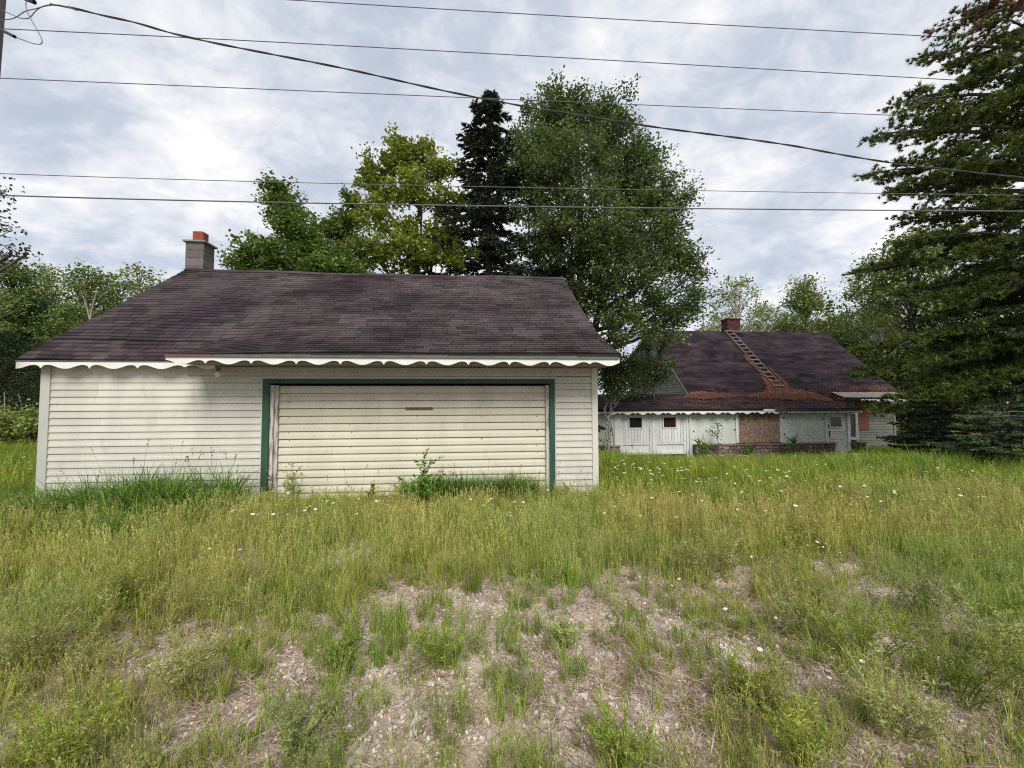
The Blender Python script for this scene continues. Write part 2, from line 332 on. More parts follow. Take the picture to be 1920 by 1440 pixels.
# inner jambs, weathered
for xa, xb, y0 in ((-3.353, -3.30, WY + .0), (-3.298, -3.245, WY + .04), (1.205, 1.26, WY + .02)):
    j = MB(); j.box(xa, xb, y0, WY + .14, GB, .298, .5); gpart('door_jamb', j, M['oldwood'])
j = MB(); j.box(-3.353, 1.26, WY + .02, WY + .14, .300, .325); gpart('door_jamb', j, M['oldwood'])
# roll-up door
door = gpart('garage_door', MB().box(-3.243, 1.203, WY + .115, WY + .14, GB, .298), M['shadow'])
z = .296; k = 0
for k in range(15):
    h = .1265; sag = .004 * (k in (3, 7, 11))
    a = MB(); n_ = 12; xs = np.linspace(-3.242, 1.202, n_ + 1)
    a.prism([(WY + .115, z - h), (WY + .076, z - h), (WY + .074, z - h + .012), (WY + .080, z - h * .5), (WY + .098, z - .007 - sag), (WY + .115, z - .007 - sag)], -3.242, 1.202, rs.uniform(.3, .7))
    gpart('door_board', a, M['doorpaint'], door); z -= h
    if z < GB: break
hb = MB(); hb.box(-1.17, -.76, WY + .055, WY + .076, -.105, -.075); hb.box(-1.19, -1.165, WY + .05, WY + .08, -.11, -.07); hb.box(-.765, -.74, WY + .05, WY + .08, -.11, -.07)
gpart('door_handle', hb, M['rust'], door)
kn = MB(); kn.tube([(-3.325, WY - .02, -1.18), (-3.325, WY - .05, -1.18)], .03, 8); kn.box(-3.345, -3.305, WY - .015, WY, -1.24, -1.12); gpart('latch', kn, M['oldwood'])
nh = MB()
for k in range(34):
    zz_ = .296 - .1265 * rs.randint(0, 13) - .02; xx_ = (-3.1, -2.1, -1.0, .1, 1.05)[k % 5] + rs.uniform(-.02, .02); nh.box(xx_, xx_ + .011, WY + .072, WY + .082, zz_ - .008, zz_)
o = gpart('nail_heads', nh, M['rust'], door); o['kind'] = 'stuff'
# bulb under the eave
lb = MB(); th = np.linspace(0, np.pi, 7)
lb.tube([(-4.02, WY - .25, .56), (-4.02, WY - .25, .50)], .03, 8, m=0)
bulb_p = [(-4.02, WY - .25, .50 - .085 * (1 - math.cos(a)) / 2) for a in th]; lb.tube(bulb_p, [.026 + .012 * math.sin(a) if a < 2.9 else .004 for a in th], 10, .9, m=1)
gpart('bare_bulb', lb, [M['drip'], M['trim']], None, True)

# ---- roof
RY, RZ = 10.37, 3.25
def prof_left(s):     # s: 0 ridge .. 1 eave
    return RY - s * (RY - 6.80), RZ - s * (RZ - .69)
PR = np.array([(10.37, 3.25), (9.55, 2.67), (8.49, 1.95), (7.74, 1.46), (7.11, 1.12), (6.66, .92), (6.26, .77)])
PE = np.array([(10.37, 3.25), (9.0, 2.268), (7.35, 1.084), (7.1, .945), (6.70, .825), (6.30, .725)])
def arc(P):
    d = np.r_[0, np.cumsum(np.hypot(*np.diff(P, axis=0).T))]; s = np.linspace(0, d[-1], 60); return s, np.interp(s, d, P[:, 0]), np.interp(s, d, P[:, 1]), d[-1]
def sm_curve(P):     # soften the corners
    s, y, z, L_ = arc(P); k = np.ones(9) / 9; yp = np.r_[[y[0] + (y[0] - y[1]) * i_ for i_ in range(4, 0, -1)], y, [y[-1] + (y[-1] - y[-2]) * i_ for i_ in range(1, 5)]]
    zp = np.r_[[z[0] + (z[0] - z[1]) * i_ for i_ in range(4, 0, -1)], z, [z[-1] + (z[-1] - z[-2]) * i_ for i_ in range(1, 5)]]
    return np.convolve(yp, k, 'valid'), np.convolve(zp, k, 'valid'), L_
yR, zR, LR = sm_curve(PR); yE, zE, LE = sm_curve(PE); sg = np.linspace(0, 1, 60)
XS = -4.42; RX0, RX1 = -6.93, 2.25
def roof_pt(x, s, right, up=0.):
    """x along the ridge, s 0..1 down the slope (fraction), right: deep-eave bay"""
    if not right: y, z = prof_left(s); nyz = (-.583, .812)
    else:
        t_ = float(smooth((x - XS) / 1.9)); y = np.interp(s, sg, yE) * (1 - t_) + np.interp(s, sg, yR) * t_; z = np.interp(s, sg, zE) * (1 - t_) + np.interp(s, sg, zR) * t_
        nyz = (-.56, .828)
    sag = -.035 * math.sin(math.pi * min(max((x - RX0) / (RX1 - RX0), 0), 1)) + .012 * math.sin(x * 2.3 + s * 5)
    return np.array([x, y + nyz[0] * up, z + nyz[1] * up + sag * (1 - .6 * s)])
Lleft = math.hypot(RY - 6.80, RZ - .69)
deck = MB()
for (xa, xb, right) in ((RX0, XS, False), (XS, RX1, True)):
    nx_, ns_ = 24, 24; top = [[roof_pt(xa + (xb - xa) * i_ / nx_, j_ / ns_, right, -.012) for i_ in range(nx_ + 1)] for j_ in range(ns_ + 1)]
    top = np.array(top); bot = top - [0, 0, .05]
    ids = np.arange((nx_ + 1) * (ns_ + 1)).reshape(ns_ + 1, nx_ + 1)
    F = np.stack([ids[:-1, :-1], ids[1:, :-1], ids[1:, 1:], ids[:-1, 1:]], -1).reshape(-1, 4)
    deck.add(top.reshape(-1, 3), F); deck.add(bot.reshape(-1, 3), F[:, ::-1])
    for e_ in ((top[:, 0], bot[:, 0]), (top[:, -1], bot[:, -1]), (top[-1], bot[-1])):
        A_, B_ = e_; k = len(A_); deck.add(np.r_[A_, B_], [(i_, i_ + 1, k + i_ + 1, k + i_) for i_ in range(k - 1)])
deck.hexa([(RX0, RY, RZ - .07), (RX1, RY, RZ - .07), (RX1, 13.9, .50), (RX0, 13.9, .50), (RX0, RY, RZ - .01), (RX1, RY, RZ - .01), (RX1, 13.9, .57), (RX0, 13.9, .57)])
roof = gpart('roof', deck, M['dark'])
pieces = []; EXP = Lleft / 34; rr = rng(11)
def loc_len(x, right): return Lleft if not right else LE + (LR - LE) * float(smooth((x - XS) / 1.9))
NJOIN = int((Lleft - .62) / EXP)                       # above this course the two bays share one plane
for c in range(42):
    bays = [(RX0 - .02, RX1 + .02, True)] if c < NJOIN else [(RX0 - .02, XS, False), (XS, RX1 + .02, True)]
    for xa, xb, right in bays:
        off = (c % 2) * .152 + (c % 5) * .041 + rr.uniform(-.01, .01); x = xa - off
        while x < xb:
            wdt = .255 * (1 + rr.uniform(-.15, .15)); a, b2 = max(x, xa), min(x + wdt, xb); x += wdt
            if b2 - a < .03: continue
            a += .005; b2 -= .005; cx_ = (a + b2) / 2; L_ = loc_len(cx_, right)
            a0, a1 = c * EXP, (c + 1.15) * EXP + rr.uniform(-.004, .004)
            if a0 > L_ - .03: continue
            if a1 > L_ - .045: a1 = L_ + .01
            l1 = .013 + rr.uniform(0, .005); P = []
            for upb in (-.004, None):
                for (xx, aa) in ((a, a1), (b2, a1), (b2, a0), (a, a0)):
                    P.append(roof_pt(xx, aa / loc_len(xx, right), right, upb if upb is not None else (l1 if aa == a1 else .003)))
            lf = vnoise(cx_ * 2.4, c * .62, 1., 21); lf2 = vnoise(cx_ * .5, c * .15, 1., 22)
            tn = .62 + .6 * (lf2 - .5) + rr.normal(0, .12) - (.48 if lf > .70 else 0) - (.34 if rr.random() < .12 else 0)
            P = np.array(P); cen = P.mean(0); e1 = P[5] - P[4]; e2 = P[7] - P[4]; ar = abs(np.dot(np.cross(e1, e2), cen / np.linalg.norm(cen))) / np.dot(cen, _w) ** 2
            pieces.append((ar, P, float(np.clip(tn, 0, 1))))
pieces.sort(key=lambda q: -q[0])
for ar, P, tn in pieces[:300]:
    gpart('shingle', MB().hexa(P, tn), M['shingle'], roof)
rest = MB()
for ar, P, tn in pieces[300:]: rest.hexa(P, tn)
o = gpart('shingle_courses', rest, M['shingle'], roof); o['kind'] = 'stuff'
rc = MB(); x = RX0 - .02
while x < RX1:
    x2 = min(x + .24, RX1 + .02); a = roof_pt(x, 0, True); b_ = roof_pt(x2, 0, True)
    rc.hexa([(x, RY - .13, a[2] - .07), (x2, RY - .13, b_[2] - .07), (x2, RY, b_[2] + .012), (x, RY, a[2] + .012), (x, RY - .13, a[2] - .058), (x2, RY - .13, b_[2] - .058), (x2, RY, b_[2] + .026), (x, RY, a[2] + .026)], rr.uniform(.3, .7))
    rc.hexa([(x, RY, a[2] + .012), (x2, RY, b_[2] + .012), (x2, RY + .13, b_[2] - .07), (x, RY + .13, a[2] - .07), (x, RY, a[2] + .026), (x2, RY, b_[2] + .026), (x2, RY + .13, b_[2] - .058), (x, RY + .13, a[2] - .058)], .4)
    x = x2
gpart('ridge_cap', rc, M['shingle'], roof)
# drip edges, soffits, scalloped trim boards
def scallop(x0, x1, y, ztop, unit_, parent, mat, phase=0., per=3, d0=.045, d1=.058, th=.02, slope=0., pf=None, name='scalloped_trim', tint=None):
    pf = pf or gpart
    def bz(t_):
        t_ = min(t_, 1 - t_)
        if t_ < .13: q_ = 1 - math.sqrt(max(0, 1 - (1 - t_ / .13) ** 2)) if t_ > 0 else 1; return q_
        return float(smooth((t_ - .15) / .33))
    xs = x0; a = x0 + phase * unit_
    cuts = [x0]; 
    while a < x1:
        if a > x0 + .05: cuts.append(a)
        a += unit_
    cuts.append(x1); cuts = [cuts[0]] + cuts[1:-1][per - 1::per] + [cuts[-1]]
    for xa, xb in zip(cuts[:-1], cuts[1:]):
        n_ = max(4, int((xb - xa) / unit_ * 26)); X_ = np.linspace(xa + .0008, xb - .0008, n_ + 1)
        zb = [ztop - (X_[i_] - x0) * slope - d0 - d1 * bz(((X_[i_] - x0) / unit_ - phase) % 1.0) for i_ in range(n_ + 1)]
        zt = [ztop - (q_ - x0) * slope for q_ in X_]
        V = []; 
        for yy in (y - th, y):
            V += [(X_[i_], yy, zt[i_]) for i_ in range(n_ + 1)] + [(X_[i_], yy, zb[i_]) for i_ in range(n_ + 1)]
        k = n_ + 1; F = []
        for i_ in range(n_):
            F += [(i_, k + i_, k + i_ + 1, i_ + 1), (2 * k + i_, 2 * k + i_ + 1, 3 * k + i_ + 1, 3 * k + i_), (i_, i_ + 1, 2 * k + i_ + 1, 2 * k + i_), (k + i_, 3 * k + i_, 3 * k + i_ + 1, k + i_ + 1)]
        F += [(0, 2 * k, 3 * k, k), (n_, k + n_, 3 * k + n_, 2 * k + n_)]
        pf(name, MB().add(V, F, tint if tint is not None else rs.uniform(.35, .75)), mat, parent)
trim = gpart('fascia', MB().box(RX0, XS + .1, 6.815, 6.845, .60, .655).box(XS, RX1, 6.29, 6.32, .61, .70), M['drip'])
scallop(RX0 - .01, -4.10, 6.812, .645, .685, trim, M['trim'], phase=.5)
scallop(XS - .03, RX1 + .01, 6.287, .675, .632, trim, M['trim'], phase=.85)
de = MB(); de.box(RX0 - .02, XS + .02, 6.785, 6.80, .648, .668, .5); gpart('drip_edge', de, M['drip'], roof)
for k in range(10):
    xa = XS - .03 + k * .67; xb = min(xa + .667, RX1 + .02)
    a = roof_pt((xa + xb) / 2, 1, True)[2]
    gpart('drip_edge', MB().box(xa, xb, 6.245, 6.262, .676, .712 + .004 * (k % 3), .5), M['rust'] if k < 1 else M['drip'], roof)
so = MB(); so.box(RX0, XS, 6.845, WY + .12, .60, .615); gpart('soffit', so, M['soffit'])
k = 0; x = XS
while x < RX1:                                  # slatted soffit of the deep eave
    x2 = min(x + .14, RX1); gpart('soffit_board', MB().box(x + .003, x2 - .003, 6.32, WY + .12, .602, .614, rs.random()), M['soffit'], garage and None); x = x2

# ---- block chimney
chim = gpart('chimney', MB().box(-6.985, -6.605, 10.385, 10.765, 1.6, 3.93), M['mortar'])
z = 3.915; k = 0
while z > 2.2:
    gpart('block', MB().box(-7.0, -6.59, 10.37, 10.78, z - .187, z, rs.random()), M['block'], chim); z -= .197
cp = MB(); cp.hexa([(-7.05, 10.32, 3.915), (-6.54, 10.32, 3.915), (-6.54, 10.83, 3.915), (-7.05, 10.83, 3.915), (-7.05, 10.32, 3.955), (-6.54, 10.32, 3.955), (-6.54, 10.83, 3.955), (-7.05, 10.83, 3.955)]); gpart('chimney_cap', cp, M['cap'], chim)
fl = MB()
def rrect(cx_, cy_, h, rad, k=5):
    pts = []
    for q_, (sx, sy) in enumerate(((1, 1), (-1, 1), (-1, -1), (1, -1))):
        for a in np.linspace(q_ * 90, q_ * 90 + 90, k): pts.append((cx_ + sx * (h - rad) + rad * math.cos(math.radians(a)), cy_ + sy * (h - rad) + rad * math.sin(math.radians(a))))
    return pts
A_ = rrect(-6.795, 10.575, .125, .04); B_ = rrect(-6.795, 10.575, .10, .03); n_ = len(A_)
V = [(*p_, 3.955) for p_ in A_] + [(*p_, 4.215) for p_ in A_] + [(*p_, 4.215) for p_ in B_] + [(*p_, 3.96) for p_ in B_]
F = [(r0 * n_ + i_, r0 * n_ + (i_ + 1) % n_, (r0 + 1) * n_ + (i_ + 1) % n_, (r0 + 1) * n_ + i_) for r0 in range(3) for i_ in range(n_)]
gpart('flue_pot', fl.add(V, F), M['clay'], chim)
fl2 = MB(); A2 = rrect(-6.795, 10.575, .145, .04); V = [(*p_, 3.955) for p_ in A2] + [(*p_, 3.985) for p_ in A_]
gpart('mortar_collar', fl2.add(V, [(i_, (i_ + 1) % n_, n_ + (i_ + 1) % n_, n_ + i_) for i_ in range(n_)]), M['mortar'], chim)

# ------------------------------------------------------------------ house
M['mint'] = material('peeling_mint_panel_paint', (.58, .62, .565), (.49, .53, .48), .8, 2, bump=.3, bscale=30, c3=(.20, .20, .16), s3=7, t3=(.62, .68), stretch=(1, 1, .8))
M['white'] = material('peeling_white_paint', (.62, .63, .615), (.53, .54, .53), .75, 3, bump=.25, bscale=30, tone=.10, c3=(.12, .10, .085), s3=5.5, t3=(.62, .67), stretch=(2.2, 1, .5))
M['osb'] = material('weathered_chipboard', (.27, .175, .125), (.17, .11, .08), .9, 9, detail=8, lo=.4, hi=.6, bump=.4, c3=(.50, .42, .36), s3=15, t3=(.58, .64), stretch=(1, 1, .7))
M['redboard'] = material('red_brown_board', (.22, .085, .055), (.15, .06, .042), .85, 5, bump=.2)
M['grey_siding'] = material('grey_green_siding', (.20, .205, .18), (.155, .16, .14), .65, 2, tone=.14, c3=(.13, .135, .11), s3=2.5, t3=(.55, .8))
M['stone'] = material('rubble_stone', (.27, .185, .16), (.15, .105, .095), .95, 9, bump=.5, tone=.45, c3=(.38, .32, .28), s3=5, t3=(.55, .75))
M['brick'] = material('dark_red_brick', (.115, .035, .03), (.06, .02, .02), .9, 8, bump=.3, tone=.4)
M['hshingle'] = material('dark_roof_shingle', (.050, .035, .040), (.030, .022, .027), .95, 1.1, 6, .36, .62, bump=.3, bscale=90, tone=.5, c3=(.024, .020, .027), s3=.8, t3=(.48, .70), spec=.1)
M['metal'] = material('rusty_corrugated_metal', (.30, .28, .27), (.17, .12, .10), .45, 5, lo=.4, hi=.65, stretch=(3, 1, 1), spec=.5, bump=.1)
M['ladderwood'] = material('old_ladder_wood', (.20, .155, .135), (.11, .085, .075), .9, 12, tone=.25, bump=.3)
M['needle_litter'] = material('fallen_pine_needles', (.20, .085, .048), (.11, .045, .030), .95, 7, tone=.45, c3=(.13, .05, .03), s3=3.5)
M['glass'] = material('dusty_window_glass', (.008, .009, .009), (.015, .015, .013), .5, 3, spec=.12)
M['redglass'] = material('curtained_window_pane', (.045, .014, .010), (.022, .009, .008), .5, 3, spec=.15)
M['brownglass'] = material('dusty_brown_pane', (.12, .085, .065), (.07, .055, .045), .2, 6, spec=.5)

HG = -2.66
house = thing('house', 'low white boarded-up house with long porch, dark steep roof and brick chimney', 'house', (14.5, 22, HG))
def hpart(name, mb, m, parent=None, sm=False):
    o = link(name, mb.mesh(name, m, sm), parent or house)
    if parent is None: o.location = -Vector(house.location)
    return o
def hx(px, Y=18.): return float(atY(px, 800, Y)[0])
HX0, HX1 = 11.35, 23.35
EY, EZ, PY, PZ, BY, BZ = 20.75, .36, 25.6, 4.66, 29.3, 3.12
hw = MB()
hw.box(HX0, HX1, 21.02, 21.12, HG, .44); hw.box(HX0, HX1, 29.0, 29.1, HG, 3.1)
for xa, xb in ((HX0 + .02, HX0 + .12), (HX1 - .12, HX1 - .02)): hw.prism([(21.12, HG), (29.0, HG), (29.0, 3.1), (PY, 4.5), (21.12, .50)], xa, xb)
hw.box(4.0, 5.0 - .02, 18.04, 21.0, HG, -.36); hw.box(5.0, 18.02, 18.06, 18.14, HG, -.55); hw.box(17.94, 18.02, 18.15, 21.0, HG, -.36)
hwall = hpart('wall', hw, M['shadow'])
z = .20
while z > HG:
    for xa, xb in ((18.05, HX1 - .12),):
        hpart('siding_board', MB().prism(board_prof(z - .148, z, .02, 21.0), xa, xb, rs.uniform(.2, .8)), M['grey_siding'], hwall)
    z -= .148
cpz = MB(); cpz.box(HX1 - .118, HX1 + .02, 20.95, 21.02, HG, .3); hpart('corner_post', cpz, M['grey_siding'])
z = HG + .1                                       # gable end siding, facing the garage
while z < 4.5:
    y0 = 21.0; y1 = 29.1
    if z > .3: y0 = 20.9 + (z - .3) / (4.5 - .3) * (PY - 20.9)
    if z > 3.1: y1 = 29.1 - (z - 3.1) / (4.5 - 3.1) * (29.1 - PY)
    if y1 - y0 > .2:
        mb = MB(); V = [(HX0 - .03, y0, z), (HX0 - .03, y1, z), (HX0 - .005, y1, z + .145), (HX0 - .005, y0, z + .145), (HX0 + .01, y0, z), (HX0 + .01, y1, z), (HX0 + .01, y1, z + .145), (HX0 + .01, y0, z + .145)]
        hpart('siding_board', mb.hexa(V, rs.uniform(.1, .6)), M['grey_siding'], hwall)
    z += .148
hpart('window_board', MB().box(hx(1607, 20.95), hx(1629.5, 20.95), 20.94, 20.975, float(atY(1615, 806, 20.95)[2]), .12), M['redboard'])

def tabs(a0, a1, b0, b1, x0, x1, sd, thin=1.):
    """shingle tabs on the slope from (y,z)=a (top) to b (eave)"""
    q = rng(sd); mb = MB(); a = np.array([a0, a1]); b_ = np.array([b0, b1]); L_ = np.hypot(*(b_ - a)); nC = int(L_ / .13); d = (b_ - a) / L_; nrm = np.array([-d[1], d[0]]) * (1 if -d[1] * 0 + d[0] > 0 else -1)
    if nrm[1] < 0: nrm = -nrm
    for c in range(nC):
        s0 = c * L_ / nC; s1 = min((c + 1.12) * L_ / nC, L_ + .02); x = x0 - (c % 2) * .15 - (c % 5) * .03
        p0 = a + d * s0 + nrm * .012; p1 = a + d * s1 + nrm * .022; p2 = a + d * s1 + nrm * .008
        while x < x1:
            u0, u1 = max(x, x0), min(x + .302, x1); x += .305
            if u1 - u0 < .03: continue
            sag = .0
            tn = float(np.clip(.5 + .8 * (vnoise(u0 * 1.1, c * .5, 1., sd) - .5) + q.normal(0, .12) - (.4 if vnoise(u0 * 1.3, c * .45, 1., sd + 3) > .68 else 0), 0, 1))
            V = [(u0, p0[0], p0[1] + sag), (u1, p0[0], p0[1] + sag), (u1, p1[0], p1[1] + sag), (u0, p1[0], p1[1] + sag), (u0, p2[0], p2[1] + sag), (u1, p2[0], p2[1] + sag)]
            mb.add(V, [(0, 3, 2, 1), (3, 4, 5, 2)], tn)
    return mb
rf = MB()
def slab(mb, a, b_, x0, x1, th=.09):
    mb.hexa([(x0, b_[0], b_[1] - th), (x1, b_[0], b_[1] - th), (x1, a[0], a[1] - th), (x0, a[0], a[1] - th), (x0, b_[0], b_[1]), (x1, b_[0], b_[1]), (x1, a[0], a[1]), (x0, a[0], a[1])])
slab(rf, (PY, PZ), (EY, EZ), 11.2, 23.55); slab(rf, (BY, BZ), (PY, PZ), 11.2, 23.55)
hroof = hpart('roof', rf, M['dark'])
o = hpart('shingle_courses', tabs(PY, PZ, EY, EZ, 11.18, 23.57, 31), M['hshingle'], hroof); o['kind'] = 'stuff'
PFY, PFZ, PBY, PBZ = 17.60, -.335, 20.98, .40
pr = MB(); slab(pr, (PBY, PBZ), (PFY, PFZ), 4.0, 17.9, .07); slab(pr, (24.5, -.2), (PBY, PBZ), 4.0, 11.15, .07)
proof = hpart('porch_roof', pr, M['dark'])
o = hpart('shingle_courses', tabs(PBY, PBZ, PFY, PFZ, 3.98, 17.92, 37), M['hshingle'], proof); o['kind'] = 'stuff'
hpart('rake_board', MB().hexa([(11.15, EY - .02, EZ - .16), (11.195, EY - .02, EZ - .16), (11.195, PY, PZ - .16), (11.15, PY, PZ - .16), (11.15, EY - .02, EZ + .02), (11.195, EY - .02, EZ + .02), (11.195, PY, PZ + .02), (11.15, PY, PZ + .02)]), M['drip'], hroof)
hpart('rake_board', MB().hexa([(11.15, PY, PZ - .16), (11.195, PY, PZ - .16), (11.195, BY, BZ - .16), (11.15, BY, BZ - .16), (11.15, PY, PZ + .02), (11.195, PY, PZ + .02), (11.195, BY, BZ + .02), (11.15, BY, BZ + .02)]), M['oldwood'], hroof)
# metal sheet over the far eave and the white trim below it
mt = MB(); xs = np.arange(19.35, 23.3, .05); k = len(xs); y0, z0, y1, z1 = 20.85, .50, 20.02, .20
V = [(x + .25 * (0), y0, z0 + .018 * ((i_ % 4) < 2)) for i_, x in enumerate(xs)] + [(x + (.45 if i_ == 0 else 0), y1, z1 + .018 * ((i_ % 4) < 2)) for i_, x in enumerate(xs)]
V += [(x, y, z - .006) for x, y, z in V]
F = []
for i_ in range(k - 1): F += [(i_, k + i_, k + i_ + 1, i_ + 1), (2 * k + i_, 2 * k + i_ + 1, 3 * k + i_ + 1, 3 * k + i_), (k + i_, 3 * k + i_, 3 * k + i_ + 1, k + i_ + 1)]
hpart('metal_eave_sheet', mt.add(V, F), M['metal'], hroof)
hpart('eave_board', MB().box(19.7, 23.2, 20.08, 20.12, .05, .17), M['dark'], hroof)
scallop(20.4, 23.2, 20.06, .11, .7, hroof, M['trim'], pf=hpart, d0=.05, d1=.08)
# porch fascia
hpart('porch_fascia', MB().box(4.0, 17.9, 17.63, 17.66, -.50, -.345), M['green'], proof)
scallop(5.2, hx(1477, 17.6), 17.61, -.425, .70, proof, M['trim'], pf=hpart, phase=.6, d0=.055, d1=.085)
hpart('fascia_board', MB().box(hx(1478, 17.6), 17.95, 17.59, 17.625, -.515, -.445), M['white'], proof)
for a, b_, zz_ in ((1433, 1453, -.385), (1454, 1474, -.39), (1485, 1515, -.395)):
    hpart('broken_fascia_board', MB().box(hx(a, 17.55), hx(b_, 17.55), 17.56, 17.59, zz_ - .035, zz_ + .045), M['trim'], proof)
hpart('torn_roofing', MB().hexa([(13.6, 17.5, -.43), (17.9, 17.52, -.42), (17.9, 17.9, -.30), (13.6, 17.9, -.30), (13.6, 17.52, -.36), (17.9, 17.52, -.385), (17.9, 17.9, -.255), (13.6, 17.9, -.255)]), M['hshingle'], proof)
hpart('porch_soffit', MB().box(4.0, 17.9, 17.665, 18.05, -.53, -.51), M['soffit'], proof)
# porch front: posts, panels, doors, from left to right
F0, F1 = 17.96, 18.05
def zpx(py, Y=18.): return float(atY(1350, py, Y)[2])
hpart('wall_panel', MB().box(5.0, hx(1152), 18.0, F1, zpx(832), -.54), M['mint'])
for a, b_, zb in ((1152, 1162, HG), (1222.3, 1225.5, HG), (1286, 1290.5, HG), (1291.5, 1297, HG), (1379, 1384, zpx(831)), (1461, 1467, zpx(831)), (1547, 1552, zpx(832)), (1588, 1593.5, zpx(850)), (1603.5, 1608, zpx(832))):
    hpart('batten', MB().box(hx(a), hx(b_), F0, F1, zb, -.54, rs.random()), M['white'])
for a, b_ in ((1297.3, 1378.7), (1467.3, 1546.7)):
    hpart('wall_panel', MB().box(hx(a), hx(b_), 18.0, F1, zpx(832), -.54), M['mint'])
for k in range(4):
    a = 1384.3 + k * 19.2; hpart('chipboard_sheet', MB().box(hx(a), hx(a + 18.8), 17.985 - .004 * (k % 2), F1, zpx(831) + .01 * (k % 2), -.54), M['osb'])
def plank_door(p0, p1, w0, w1, wt, wb, pane, rail_py, bottom_py):
    d = hpart('door', MB().box(hx(p0), hx(p1), 18.03, F1, zpx(bottom_py), -.545), M['white'])
    zr, zb = zpx(rail_py), zpx(bottom_py)
    wx0, wx1, wz0, wz1 = hx(w0), hx(w1), zpx(wb), zpx(wt)
    x = hx(p0) + .12; e_ = hx(p1) - .12; n_ = 9; st_ = (e_ - x) / n_
    for k in range(n_):
        a, b2 = x + k * st_ + .006, x + (k + 1) * st_ - .006
        if b2 > wx0 - .05 and a < wx1 + .05:
            hpart('plank', MB().box(a, b2, 18.005, 18.03, zr + .10, wz0 - .05, rs.random()), M['white'], d)
        else: hpart('plank', MB().box(a, b2, 18.005, 18.03, zr + .10, -.56, rs.random()), M['white'], d)
    for a, b2 in ((hx(p0), hx(p0) + .115), (hx(p1) - .115, hx(p1))): hpart('stile', MB().box(a, b2, 17.985, 18.03, zb, -.55, rs.random()), M['white'], d)
    for za, zc in ((zr, zr + .09), (zb, zb + .12)): hpart('rail', MB().box(hx(p0) + .117, hx(p1) - .117, 17.987, 18.03, za, zc, rs.random()), M['white'], d)
    for xa, xb, za, zc in ((wx0 - .05, wx0, wz0 - .05, wz1 + .05), (wx1, wx1 + .05, wz0 - .05, wz1 + .05), (wx0, wx1, wz0 - .05, wz0), (wx0, wx1, wz1, wz1 + .05)):
        hpart('window_frame', MB().box(xa, xb, 17.98, 18.03, za, zc, .8), M['white'], d)
    hpart('window_pane', MB().box(wx0, wx1, 18.012, 18.028, wz0, wz1), pane, d)
    return d
plank_door(1162.3, 1222, 1180, 1203.5, 782, 800.5, M['glass'], 832, 850)
plank_door(1225.8, 1285.7, 1244.5, 1267, 782, 800.5, M['redglass'], 832, 850)
d = hpart('door', MB().box(hx(1552.3), hx(1587.7), 18.02, F1, zpx(862), -.545), M['white']); o = d
x0, x1, z0, z1 = hx(1557), hx(1577.5), zpx(802), zpx(784)
for xa, xb, za, zc in ((x0 - .06, x0, z0 - .06, z1 + .06), (x1, x1 + .06, z0 - .06, z1 + .06), (x0, x1, z0 - .06, z0), (x0, x1, z1, z1 + .06)): hpart('window_frame', MB().box(xa, xb, 17.98, 18.02, za, zc), M['white'], d)
hpart('window_pane', MB().box(x0, x1, 18.0, 18.018, z0, z1), M['brownglass'], d)
for za, zc in ((810, 826), (830, 848)):
    a, b2, c_, e_ = hx(1556), hx(1583), zpx(zc), zpx(za)
    for xa, xb, q0, q1 in ((a, a + .03, c_, e_), (b2 - .03, b2, c_, e_), (a + .03, b2 - .03, c_, c_ + .03), (a + .03, b2 - .03, e_ - .03, e_)): hpart('door_moulding', MB().box(xa, xb, 18.0, 18.02, q0, q1, .3), M['white'], d)
kb = MB(); kb.tube([(hx(1554.3), 18.02, zpx(812)), (hx(1554.3), 17.95, zpx(812))], .035, 8); kb.tube([(hx(1554.3), 18.01, zpx(814)), (hx(1554.6), 17.99, zpx(821))], .018, 5); hpart('door_handle', kb, M['dark'], d)
hpart('hinge', MB().box(hx(1551), hx(1552.2), 17.945, 17.96, zpx(802), zpx(797)), M['dark'], d)
sw = hpart('side_window', MB().box(hx(1594), hx(1603.2), 18.01, F1, zpx(823), -.56), M['brownglass'])
for za, zc in ((822, 828), (775.5, 778)): hpart('window_frame', MB().box(hx(1594), hx(1603.2), 17.965, 18.0, zpx(zc), zpx(za), .8), M['white'], sw)
for px, py in ((1299.5, 784), (1376.5, 786), (1376.5, 806), (1470, 784), (1470, 815), (1544, 787), (1300, 808)):
    hpart('clip', MB().box(hx(px) - .022, hx(px) + .022, 17.97, 18.0, zpx(py) - .03, zpx(py) + .03), M['dark'])
# rubble base
def rubble(x0, x1, z0, z1, sd, y=17.80):
    q = random.Random(sd); b_ = hpart('base_wall', MB().box(x0, x1, y + .03, 17.955, HG - .1, z1 - .035), M['mortar'])
    hpart('ledge', MB().box(x0 - .03, x1 + .03, y - .06, 17.955, z1 - .033, z1 + .02), M['stone'], b_)
    z = z1 - .05
    while z > z0:
        h = q.uniform(.13, .2); x = x0
        while x < x1 - .05:
            w = min(q.uniform(.14, .36), x1 - x); hh = h * q.uniform(.82, 1.0); g_ = .014
            P = [(x + g_ + q.uniform(0, .02), y - q.uniform(0, .03), z - hh + g_), (x + w - g_, y - q.uniform(0, .03), z - hh + g_ + q.uniform(0, .02)), (x + w - g_, y + .06, z - hh + g_), (x + g_, y + .06, z - hh + g_),
                 (x + g_, y - q.uniform(0, .03), z - q.uniform(0, .02)), (x + w - g_ - q.uniform(0, .02), y - q.uniform(0, .03), z - q.uniform(0, .015)), (x + w - g_, y + .06, z), (x + g_, y + .06, z)]
            hpart('stone', MB().hexa(P, q.random()), M['stone'], b_); x += w
        z -= h
